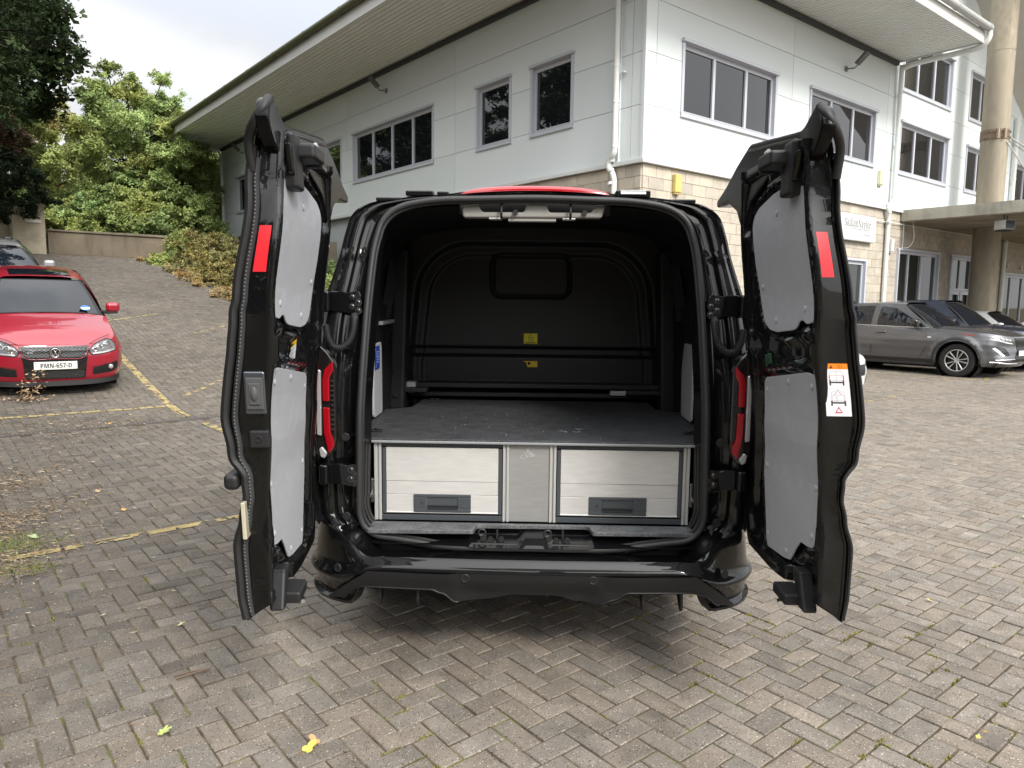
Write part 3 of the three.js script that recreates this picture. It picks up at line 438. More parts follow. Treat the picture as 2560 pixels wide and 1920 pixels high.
// ------------------------------------------------------------------ the black van, rear doors open
const van = thing('cargo_van', 'glossy black cargo van seen from behind with both rear doors wide open', 'van', [0.01, 0.044, -3.05]); van.rotation.x = 0.0135;
const zRing = y => -0.25 - 0.18 * Math.pow(clamp(y - 1.1, 0, 1.3), 1.3);
{
  // rear opening: from the seal outwards to the body edge
  const half = [[0, 2.117, 0, 2.165], [.29, 2.11, .25, 2.158], [.42, 2.106, .42, 2.138], [.52, 2.095, .55, 2.128], [.6, 2.077, .68, 2.112], [.66, 2.046, .775, 2.095], [.70, 2.0, .845, 2.045], [.72, 1.94, .878, 1.95], [.735, 1.87, .897, 1.86], [.748, 1.74, .932, 1.74], [.758, 1.6, .975, 1.6], [.766, 1.45, 1.0, 1.45], [.778, 1.2, 1.018, 1.2], [.783, 1.0, 1.022, 1.0], [.787, .75, 1.022, .75], [.785, .66, 1.0, .62], [.765, .61, .92, .565], [.72, .572, .80, .54], [.62, .555, .66, .522], [.515, .54, .53, .505], [.436, .526, .44, .49], [.33, .518, .33, .482], [.18, .516, .18, .48], [0, .517, 0, .48]];
  const full = [...half, ...half.slice(1, -1).reverse().map(h => [-h[0], h[1], -h[2], h[3]])];
  const cin = new THREE.CatmullRomCurve3(full.map(h => V3(h[0], h[1], 0)), true, 'centripetal'), cout = new THREE.CatmullRomCurve3(full.map(h => V3(h[2], h[3], 0)), true, 'centripetal'), NP = 240, NF = full.length;
  const at = (c, s) => c.getPoint(((s % 1) + 1) % 1);
  const fs = [-0.12, 0, .04, .10, .16, .26, .44, .50, .55, .62, .74, .80, .86, .94, 1, 1.0], zs = [-.10, -.004, 0, -.002, -.022, -.036, -.036, -.03, -.010, -.004, -.004, -.016, -.018, -.006, -.012, -.055];
  const ring = grid(NP, fs.length - 1, (s, t) => { const k = Math.round(t * (fs.length - 1)), a = at(cin, s), b = at(cout, s), f = fs[k], x = lerp(a.x, b.x, f), y = lerp(a.y, b.y, f), side = smooth(0.55, 0.75, Math.abs(x)); let z = zRing(y) + zs[k] * (0.35 + 0.65 * side); if (side > 0.2 && f > 0.1 && f < 0.9) z += 0.006 * (smooth(1.845, 1.855, y) - smooth(1.865, 1.875, y)) * side - 0.014 * smooth(0.98, 0.9, y) * side; return [x, y, z]; });
  part('rear_frame', toCreasedNormals(ring, 0.6), M.gloss, van);
  part('door_seal', new THREE.TubeGeometry(new THREE.CatmullRomCurve3(cin.getPoints(160).slice(0, -1).map(p => { const k = 1.004; return V3(p.x * k, (p.y - 1.3) * k + 1.3, zRing(p.y) + 0.012); }), true), 300, 0.0145, 8, true), std([0.03, 0.03, 0.031], 0.5), van);
  part('seal_lip', new THREE.TubeGeometry(new THREE.CatmullRomCurve3(cin.getPoints(160).slice(0, -1).map(p => { const k = 0.986; return V3(p.x * k, (p.y - 1.3) * k + 1.3, zRing(p.y) + 0.002); }), true), 300, 0.009, 6, true), M.rubber, van);
  // side and roof skin
  const N2 = 60, prof = half.slice(0, 16).map(h => [h[2], h[3]]), outline = [...prof.slice(1).reverse().map(p => [-p[0], p[1]]), ...prof]; outline.reverse();
  const oc = new THREE.CatmullRomCurve3([[-1.01, .32], ...prof.slice(1).reverse().map(p => [-p[0], p[1]]), ...prof, [1.01, .32]].map(p => V3(p[0], p[1], 0)), false, 'centripetal');
  const zst = [-.05, -.07, -.12, -.5, -1.1, -1.8, -2.6, -3.1, -3.5, -4.0, -4.4, -4.85], topY = [1, 1, 1, 1.004, 1.005, 1.0, .99, .965, .84, .62, .55, .5], wide = [.99, 1, 1.004, 1.02, 1.025, 1.025, 1.02, 1.01, 1.0, .98, .95, .8];
  part('body', grid(90, zst.length - 1, (s, t) => { const k = Math.round(t * (zst.length - 1)), p = oc.getPoint(s), y = p.y > 1 ? Math.max(Math.min(p.y, 1), p.y * topY[k] - (1 - topY[k]) * 0.2) : p.y; return [p.x * wide[k], y, zRing(p.y) * (k < 4 ? 1 : 0.9) + zst[k] + (k < 4 ? 0 : 0)]; }), M.gloss, van);
  part('roof_fitting', merge([rb(-0.60, -0.47, 2.128, 2.152, -0.50, -0.43, 0.006), rb(0.37, 0.53, 2.128, 2.158, -0.50, -0.425, 0.006), rb(-0.74, -0.62, 2.104, 2.122, -0.5, -0.44, 0.006), rb(0.60, 0.74, 2.104, 2.122, -0.5, -0.44, 0.006), rb(-0.455, -0.40, 2.13, 2.15, -0.49, -0.44, 0.006)]), M.gloss, van);
  part('roof_sticker', new THREE.PlaneGeometry(0.115, 0.022).rotateX(-0.5).translate(0.45, 2.150, -0.4235), std([0.45, 0.46, 0.47], 0.4), van);
  part('brake_light', grid(40, 6, (s, t) => { const x = lerp(-0.37, 0.37, s), e = 1 - Math.pow(Math.abs(s * 2 - 1), 5); return [x, 2.135 + e * 0.026 * Math.sin(t * Math.PI * 0.5) - 0.00 * Math.abs(x) + (1 - (x / 0.37) ** 2) * 0.018, zRing(2.15) + 0.004 + e * 0.028 * Math.cos(t * Math.PI * 0.5) - 0.015]; }), M.redLens, van, 'long red brake light above the opening');
  // floor, bulkhead and lining
  part('load_floor', rb(-0.93, 0.93, 0.45, 0.53, -4.6, -0.30, 0.01), M.matt, van);
  const lining = [[-.86, .50], [-.89, 1.0], [-.875, 1.5], [-.84, 1.85], [-.77, 2.02], [-.6, 2.08], [0, 2.105], [.6, 2.08], [.77, 2.02], [.84, 1.85], [.875, 1.5], [.89, 1.0], [.86, .50]], lc = new THREE.CatmullRomCurve3(lining.map(p => V3(p[0], p[1], 0)), false, 'centripetal');
  part('lining', grid(100, 80, (s, t) => { const p = lc.getPoint(s), z = lerp(-0.36, -2.0, t), rib = 0.018 * (smooth(0.2, 0.32, Math.abs(((z * 1.9) % 1 + 1) % 1 - 0.5) * 2) - 0.5), swage = 0.01 * Math.cos(p.y * 16) * (Math.abs(p.x) > 0.8 ? 1 : 0); return [p.x * (1 - rib - swage), p.y - (p.y > 2 ? rib * 0.6 : 0), z - (p.y > 1.1 ? 0.18 * Math.pow(p.y - 1.1, 1.3) * (1 - t) : 0)]; }), M.matt, van);
  const rrect = (x, y, cx, cy, hw, hh, r) => { const dx = Math.abs(x - cx) - hw + r, dy = Math.abs(y - cy) - hh + r; return Math.min(Math.max(dx, dy), 0) + Math.hypot(Math.max(dx, 0), Math.max(dy, 0)) - r; };
  const bulk = grid(220, 150, (s, t) => { const x = lerp(-0.95, 0.95, s), y = lerp(0.85, 2.12, t); let z = -1.78;
    const arch1 = rrect(x, y, 0, 1.2, 0.80 - Math.max(0, y - 1.2) * 0.10, 0.80, 0.30), arch2 = rrect(x, y, 0, 1.2, 0.73 - Math.max(0, y - 1.2) * 0.11, 0.73, 0.26);
    z += 0.045 * smooth(-0.02, 0.02, arch1) - 0.02 * smooth(0.012, -0.012, arch2);
    const win = Math.abs(rrect(x, y, -0.015, 1.80, 0.252, 0.134, 0.06)); z -= 0.018 * (1 - smooth(0.004, 0.014, win));
    z -= 0.05 * (smooth(1.27, 1.28, y) - smooth(1.325, 1.335, y)) * smooth(0.83, 0.80, Math.abs(x));
    z += 0.05 * (smooth(1.045, 1.06, y) - smooth(1.09, 1.105, y)) + 0.03 * (smooth(0.985, 0.995, y) - smooth(1.02, 1.03, y));
    return [x, y, z]; });
  const bk = part('bulkhead', bulk, std([0.011, 0.0115, 0.0125], 0.5), van);
  part('warning_sticker', new THREE.PlaneGeometry(0.092, 0.07).translate(-0.012, 1.392, -1.792), new THREE.MeshStandardMaterial({ roughness: 0.5, map: canvasTex(192, 144, (c, w, h) => { c.fillStyle = '#ded326'; c.fillRect(0, 0, w, h); c.strokeStyle = '#222'; c.lineWidth = 3; c.strokeRect(5, 5, w - 10, h - 10); c.fillStyle = '#15150c'; c.textAlign = 'center'; c.font = 'bold 17px sans-serif'; c.fillText('Max', w / 2, 36); c.font = 'bold 24px sans-serif'; c.fillText('400 kg', w / 2, 66); for (let k = -1.5; k < 2; k++) { c.fillRect(w / 2 + k * 20 - 2, 76, 4, 22); c.beginPath(); c.moveTo(w / 2 + k * 20 - 7, 96); c.lineTo(w / 2 + k * 20 + 7, 96); c.lineTo(w / 2 + k * 20, 106); c.fill(); } c.fillRect(30, 118, w - 60, 10); }) }), bk);
  part('sticker_tag', slab(poly([[-0.055, 1.245], [0.035, 1.245], [0.035, 1.205], [-0.03, 1.205], [-0.04, 1.238], [-0.055, 1.238]]), 0.002, 0.0004).translate(0, 0, -1.782), std([0.70, 0.50, 0.03], 0.5), bk);
  part('tag_hole', disc(-0.02, 1.230, -1.779, 0.010, 0.004), M.black, bk);
  const rail = part('load_rail', merge([rb(-0.80, 0.80, 1.085, 1.115, -1.70, -1.60, 0.006), rb(-0.84, -0.66, 1.06, 1.09, -1.66, -1.52, 0.008), rb(0.60, 0.84, 1.06, 1.09, -1.66, -1.52, 0.008), rb(-0.80, 0.80, 1.02, 1.05, -1.72, -1.66, 0.006)]), M.plastic, van);
  part('rail_bracket', merge([rb(0.50, 0.60, 1.045, 1.075, -1.66, -1.62, 0.004), rb(-0.80, -0.74, 1.05, 1.12, -1.66, -1.58, 0.006)]), M.aluSat, rail);
  const cl = []; for (const s of [-1, 1]) { cl.push(warp(rb(s * 0.80, s * 0.90, 0.95, 1.95, -1.66, -1.50, 0.02), (x, y, z) => [x - s * 0.10 * Math.max(0, y - 1.45) ** 1.4, y, z])); }
  const pc = part('pillar', merge(cl), M.plastic, van);
  const bo = []; for (const s of [-1, 1]) for (const y of [1.05, 1.2, 1.38, 1.55, 1.70, 1.83]) bo.push(disc(s * (0.85 - 0.10 * Math.max(0, y - 1.45) ** 1.4), y, -1.495, 0.016, 0.02)); part('bolt', merge(bo), M.trim, pc);
  part('side_window', merge([grid(4, 8, (s, t) => [-0.862 + 0.035 * t, lerp(1.53, 1.9, t), lerp(-1.10, -1.42, s) - t * 0.12]), grid(4, 8, (s, t) => [0.862 - 0.035 * t, lerp(1.53, 1.9, t), lerp(-1.10, -1.42, s) - t * 0.12])]), phys([0.03, 0.035, 0.042], { roughness: 0.08, ior: 1.8 }), van);
  part('window_ledge', rb(-0.868, -0.84, 1.50, 1.522, -1.42, -1.06, 0.004), M.aluSat, van);
  const sp = part('side_panel', merge([slab(roundPoly([[-1.06, 1.01], [-0.84, 1.01], [-0.85, 1.40], [-1.05, 1.41]], 0.03), 0.012, 0.002).rotateY(-Math.PI / 2).rotateZ(0).scale(1, 1, 1).translate(-0.845, 0, 0), slab(roundPoly([[0.84, 1.01], [1.10, 1.01], [1.12, 1.28], [1.08, 1.42], [0.85, 1.42]], 0.03), 0.012, 0.002).rotateY(Math.PI / 2).translate(0.845, 0, 0)]), M.ply, van);
  part('blue_sticker', new THREE.PlaneGeometry(0.12, 0.125).rotateY(Math.PI / 2).translate(-0.8425, 1.33, -0.92), new THREE.MeshStandardMaterial({ roughness: 0.4, map: canvasTex(128, 128, (c, w, h) => { c.fillStyle = '#1f3f9c'; c.fillRect(0, 0, w, h); c.strokeStyle = '#e8eefa'; c.lineWidth = 4; c.beginPath(); c.moveTo(20, 10); c.lineTo(50, 70); c.lineTo(24, 118); c.stroke(); c.fillStyle = '#dfe8fa'; for (let k = 0; k < 5; k++) c.fillRect(66, 30 + k * 14, 34 - (k % 2) * 10, 5); }) }), sp);
  // lamp bar over the opening
  const lb = roundPoly([[-0.335, 2.034], [-0.342, 2.084], [-0.268, 2.096], [-0.246, 2.060], [-0.050, 2.060], [-0.036, 2.102], [0.054, 2.102], [0.066, 2.060], [0.262, 2.060], [0.282, 2.096], [0.328, 2.092], [0.312, 2.036]], 0.012);
  const bar = part('interior_lamp_bar', merge([slab(lb, 0.07, 0.008, 2).translate(0, 0, -0.53), rb(-0.125, 0.10, 2.018, 2.034, -0.52, -0.47, 0.004)]), M.greyPlastic, van, 'grey lamp housing over the rear opening');
  part('lamp', merge([rb(-0.215, -0.155, 2.028, 2.036, -0.525, -0.465, 0.003), rb(0.13, 0.19, 2.028, 2.036, -0.525, -0.465, 0.003)]), std([0.75, 0.75, 0.73], 0.3), bar);
  part('striker', merge([tube([[-0.155, 2.10, -0.45], [-0.155, 2.05, -0.43], [-0.155, 2.03, -0.45]], 0.006, 12, 6), tube([[0.165, 2.10, -0.45], [0.165, 2.05, -0.43], [0.165, 2.03, -0.45]], 0.006, 12, 6), disc(-0.09, 2.058, -0.455, 0.012, 0.02), disc(0.232, 2.058, -0.455, 0.012, 0.02)]), M.trim, bar);
  part('lamp_recess', rb(-0.36, 0.36, 2.055, 2.11, -0.62, -0.535, 0.004), M.matt, van);
  // hinges with bolts, cable conduits, tail lights
  const hinge = [], bolts = [], cond = [], rim = [];
  for (const s of [-1, 1]) {
    for (const y of [1.635, 0.85]) { hinge.push(slab(roundPoly([[0.925, y + 0.05], [0.87, y + 0.05], [0.85, y + 0.044], [0.795, y + 0.052], [0.785, y + 0.03], [0.785, y - 0.05], [0.80, y - 0.062], [0.85, y - 0.05], [0.925, y - 0.042]].map(p => [s * p[0], p[1]]), 0.008), 0.028, 0.004, 2).translate(0, 0, zRing(y) - 0.012), rb(s * 0.925, s * 0.965, y - 0.045, y + 0.052, zRing(y) - 0.05, zRing(y) + 0.05, 0.012));
      for (const [bx_, by] of [[0.824, y + 0.025], [0.798, y], [0.826, y - 0.018], [0.798, y - 0.038]]) { const g = new THREE.SphereGeometry(0.012, 14, 8, 0, 6.3, 0, 1.6); g.rotateX(Math.PI / 2); g.scale(1, 1, 0.8); g.translate(s * bx_, by, zRing(y) + 0.015); bolts.push(g, disc(s * bx_, by, zRing(y) + 0.017, 0.016, 0.006)); } }
    const cp = [[.818, 1.575, .0], [.812, 1.548, .03], [.814, 1.50, .045], [.83, 1.457, .055], [.862, 1.432, .06], [.895, 1.438, .06], [.918, 1.47, .055], [.938, 1.53, .04]].map(p => [s * p[0], p[1], zRing(p[1]) + p[2]]), curve = new THREE.CatmullRomCurve3(cp.map(p => V3(...p)), false, 'centripetal'), NS = 230; const tg = new THREE.TubeGeometry(curve, NS, 0.0155, 10), P = tg.attributes.position; for (let i = 0; i <= NS; i++) { const c = curve.getPointAt(i / NS), k = i < 22 ? 1.18 : 1 + 0.14 * Math.cos(i * 1.05); for (let j = 0; j <= 10; j++) { const o = i * 11 + j; P.setXYZ(o, c.x + (P.getX(o) - c.x) * k, c.y + (P.getY(o) - c.y) * k, c.z + (P.getZ(o) - c.z) * k); } } tg.computeVertexNormals(); cond.push(tg);
    for (const y of [1.02, 0.645]) rim.push(new THREE.TorusGeometry(0.016, 0.005, 6, 16).translate(s * 0.855, y, zRing(y) - 0.012), disc(s * 0.855, y, zRing(y) - 0.016, 0.013, 0.02));
  }
  const hg = part('hinge', merge(hinge), M.gloss, van); part('bolt', merge(bolts), phys([0.02, 0.02, 0.02], { roughness: 0.2, clearcoat: 1 }), hg); part('cable_conduit', merge(cond), M.rubber, van); part('buffer', merge(rim), M.rubber, van);
  for (const s of [-1, 1]) {
    const m = pts => pts.map(p => [s * p[0], p[1]]), z0 = zRing(1.1);
    const L = part('tail_light', slab(roundPoly(m([[.885, 1.36], [.925, 1.42], [.975, 1.46], [.985, 1.30], [.985, 1.05], [.975, .95], [.935, .925], [.90, .955], [.885, 1.02]]), 0.02), 0.05, 0.008, 3).translate(0, 0, z0 - 0.015), M.darkLens, van, s < 0 ? 'left tail light' : 'right tail light');
    const arm = (a, b) => slab(roundPoly(m(a), 0.008), 0.016, 0.004, 2).translate(0, 0, z0 + b);
    part('red_light_bar', merge([arm([[.892, 1.376], [.932, 1.335], [.9405, 1.29], [.9405, 1.193], [.911, 1.193], [.910, 1.30], [.892, 1.33]], 0.034), arm([[.911, 1.165], [.9405, 1.165], [.938, 1.05], [.918, .955], [.893, .985], [.893, 1.01], [.908, 1.045]], 0.034)]), M.redLens, L);
    part('clear_light', merge([slab(roundPoly(m([[.948, 1.33], [.968, 1.34], [.970, 1.04], [.950, 1.035]]), 0.005), 0.014, 0.003).translate(0, 0, z0 + 0.033), slab(roundPoly(m([[.925, .955], [.948, .985], [.962, .975], [.955, .938], [.937, .932]]), 0.006), 0.014, 0.003).translate(0, 0, z0 + 0.033)]), M.clearLens, L);
    const cr = []; for (let k = 0; k < 11; k++) cr.push(rb(s * 0.893, s * 0.906, 1.06 + k * 0.022, 1.068 + k * 0.022, z0 + 0.034, z0 + 0.044, 0.002)); part('lens_rib', merge(cr), M.trim, L);
  }
  // sill hardware
  const hw = []; for (const [x, w] of [[-0.155, 1], [0.15, 1]]) hw.push(rod([x, 0.53, -0.275], [x, 0.598, -0.275], 0.006), new THREE.TorusGeometry(0.016, 0.005, 6, 16).translate(x - 0.07, 0.577, -0.268), rb(x - 0.08, x - 0.05, 0.53, 0.57, -0.29, -0.265, 0.004), disc(x + 0.02, 0.548, -0.262, 0.014, 0.012), disc(x - 0.03, 0.546, -0.262, 0.014, 0.012));
  part('lock_striker', merge(hw), std([0.05, 0.05, 0.05], 0.4, 0.6), van);
  part('sill_pressing', grid(120, 8, (s, t) => { const x = lerp(-0.74, 0.74, s), hump = smooth(0.095, 0.045, Math.abs(x - 0.02)), c = smooth(0.30, 0.26, Math.abs(x)); return [x, 0.522 + 0.045 * t + hump * 0.022 * Math.sin(Math.min(1, t * 1.4) * 1.57) + (1 - c) * 0.012 - (t > 0.9 ? 0.02 : 0), lerp(-0.215, -0.36, t) - 0.0 * c]; }), M.gloss, van);
  // bumper
  const planZ = x => { const a = Math.abs(x); return a < 0.6 ? -0.012 * (a / 0.6) ** 2 : a < 1.039 ? -0.012 - 0.34 * (1 - Math.sqrt(Math.max(0, 1 - ((a - 0.6) / 0.440) ** 2.6))) : -0.352; };
  const plan = []; for (let k = 0; k <= 20; k++) plan.push([0.6 * k / 20, planZ(0.6 * k / 20)]); for (let k = 1; k <= 40; k++) { const a = k / 40 * Math.PI / 2, x = 0.6 + 0.440 * Math.pow(Math.sin(a), 2 / 2.6); plan.push([Math.min(x, 1.0395), planZ(Math.min(x, 1.0395)) - (k === 40 ? 0 : 0)]); } plan.push([1.042, -0.5], [1.03, -0.8]);
  const plan2 = [...plan.slice(1).reverse().map(p => [-p[0], p[1]]), ...plan];
  const pv = [[.490, .24], [.496, .15], [.508, .08], [.527, .046], [.533, .037], [.528, .028], [.518, .021], [.508, .010], [.498, .002], [.488, 0], [.47, 0], [.44, .006], [.41, .014], [.38, .024], [.372, .034], [.366, .028], [.358, .012], [.345, .014], [.338, .03], [.338, .10]];
  const bp = plan2.map((p, i) => { const a = plan2[Math.max(0, i - 1)], b = plan2[Math.min(plan2.length - 1, i + 1)], tx = b[0] - a[0], tz = b[1] - a[1], l = Math.hypot(tx, tz); return [tz / l, -tx / l]; });
  part('bumper', toCreasedNormals(grid(plan2.length - 1, pv.length - 1, (s, t) => { const i = Math.round(s * (plan2.length - 1)), k = Math.round(t * (pv.length - 1)), p = plan2[i], n = bp[i], mid = smooth(0.80, 0.70, Math.abs(p[0])); let [y, ins] = pv[k]; y += 0.105 * smooth(0.70, 0.90, Math.abs(p[0])) * smooth(5.5, 3, k); y -= 0.055 * smooth(0.64, 0.86, Math.abs(p[0])) * smooth(12.5, 8.5, k) * smooth(3, 6, k); if (k > 13) y -= 0.030 * (1 - mid); if (k > 9) y = lerp(y, 0.478 - (k - 9) * 0.001, mid); return [p[0] + n[0] * ins, y, p[1] + n[1] * ins]; }), 0.7), M.gloss, van);
  const top = interp([-.9, -.78, -.70, -.45, .45, .71, .79, .9], [.335, .43, .487, .482, .482, .487, .43, .335]), bot = sinterp([-.9, -.825, -.77, -.73, -.43, -.385, -.316, -.20, -.07, .11, .21, .30, .36, .425, .70, .75, .825, .9], [.326, .340, .392, .407, .403, .388, .346, .352, .376, .376, .352, .346, .370, .404, .407, .392, .340, .326]);
  const valZ = (x, y) => planZ(x) + 0.004 - (0.49 - y) * 0.10 + 0.014 * smooth(0.30, 0.36, Math.abs(x)) * smooth(0.40, 0.47, y) - 0.03 * smooth(0.34, 0.22, Math.abs(x)) * smooth(0.45, 0.38, y);
  part('valance', toCreasedNormals(grid(160, 18, (s, t) => { const x = lerp(-0.9, 0.9, s), b = bot(x), tp = Math.max(top(x), b + 0.002); if (t > 0.95) return [x, b + 0.004, valZ(x, b) - 0.10]; const k = t / 0.9; const y = lerp(tp, b, Math.min(1, k)); return [x, y, valZ(x, y) - (k > 1 ? 0.01 : 0)]; }), 0.8), M.satin, van);
  const edge = side => { const pts = []; for (let k = 0; k <= 40; k++) { const x = side * lerp(0.31, 0.83, k / 40); pts.push([x, bot(x) + 0.001, valZ(x, bot(x)) + 0.0005]); } return tube(pts, 0.0045, 80, 6); };
  part('valance_lip', merge([edge(-1), edge(1)]), M.satin, van);
  part('valance_recess', grid(60, 4, (s, t) => { const x = lerp(-0.84, 0.84, s); return [x, lerp(bot(x) + 0.03, 0.345, t), planZ(x) - 0.10 - 0.06 * t]; }), M.plastic, van);
  const fin = []; for (const x of [-.662, -.493, .497, .664]) fin.push(slab(roundPoly([[.17, .40], [.062, .40], [.05, .335], [.058, .306], [.078, .306], [.17, .375]], 0.008), 0.013, 0.003).rotateY(Math.PI / 2).translate(x - 0.0065, 0, 0));
  part('diffuser_fin', merge(fin), M.satin, van);
  const sens = [], sr = []; for (const [x, y] of [[-.845, .478], [-.279, .462], [.272, .463], [.845, .484]]) { const z = Math.abs(x) > 0.6 ? planZ(x) + 0.001 : valZ(x, y) + 0.001, ry = Math.abs(x) > 0.6 ? Math.sign(x) * 0.42 : 0; sr.push(new THREE.TorusGeometry(0.0155, 0.0035, 8, 24).rotateY(ry).translate(x, y, z)); sens.push(disc(0, 0, 0, 0.012, 0.006).rotateY(ry).translate(x, y, z)); }
  const ps = part('parking_sensor', merge(sens), M.satin, van); part('sensor_ring', merge(sr), M.plastic, ps);
  part('tow_cover', tube([[.632, .484, 0], [.634, .445, 0], [.645, .437, 0], [.685, .437, 0], [.695, .447, 0], [.694, .484, 0]].map(p => [p[0], p[1], valZ(p[0], p[1]) + 0.0005]), 0.0016, 40, 5), M.trim, van);
  // below
  part('underbody', merge([rb(-0.80, 0.80, 0.34, 0.45, -4.6, -0.16, 0.01), rb(-0.75, 0.75, 0.25, 0.34, -1.25, -1.05, 0.02)]), M.matt, van);
  for (const z of [-1.15, -4.05]) for (const s of [-1, 1]) { const w = part('wheel', new THREE.CylinderGeometry(0.34, 0.34, 0.22, 32).rotateZ(Math.PI / 2).translate(s * 0.84, 0.335, z), M.tyre, van); part('rim', new THREE.CylinderGeometry(0.22, 0.22, 0.23, 24).rotateZ(Math.PI / 2).translate(s * 0.84, 0.335, z), M.plastic, w); }
  part('bonnet', merge([bx(-0.85, 0.85, 0.5, 1.05, -5.0, -4.3), bx(-0.94, 0.94, 0.5, 2.0, -3.4, -3.35)]), M.gloss, van);
  part('wing_mirror', merge([-1, 1].flatMap(s => [rb(s * 1.0, s * 1.24, 1.36, 1.62, -3.72, -3.56, 0.05, 3), rb(s * 0.9, s * 1.04, 1.40, 1.46, -3.70, -3.60, 0.02)])), M.satin, van);
}

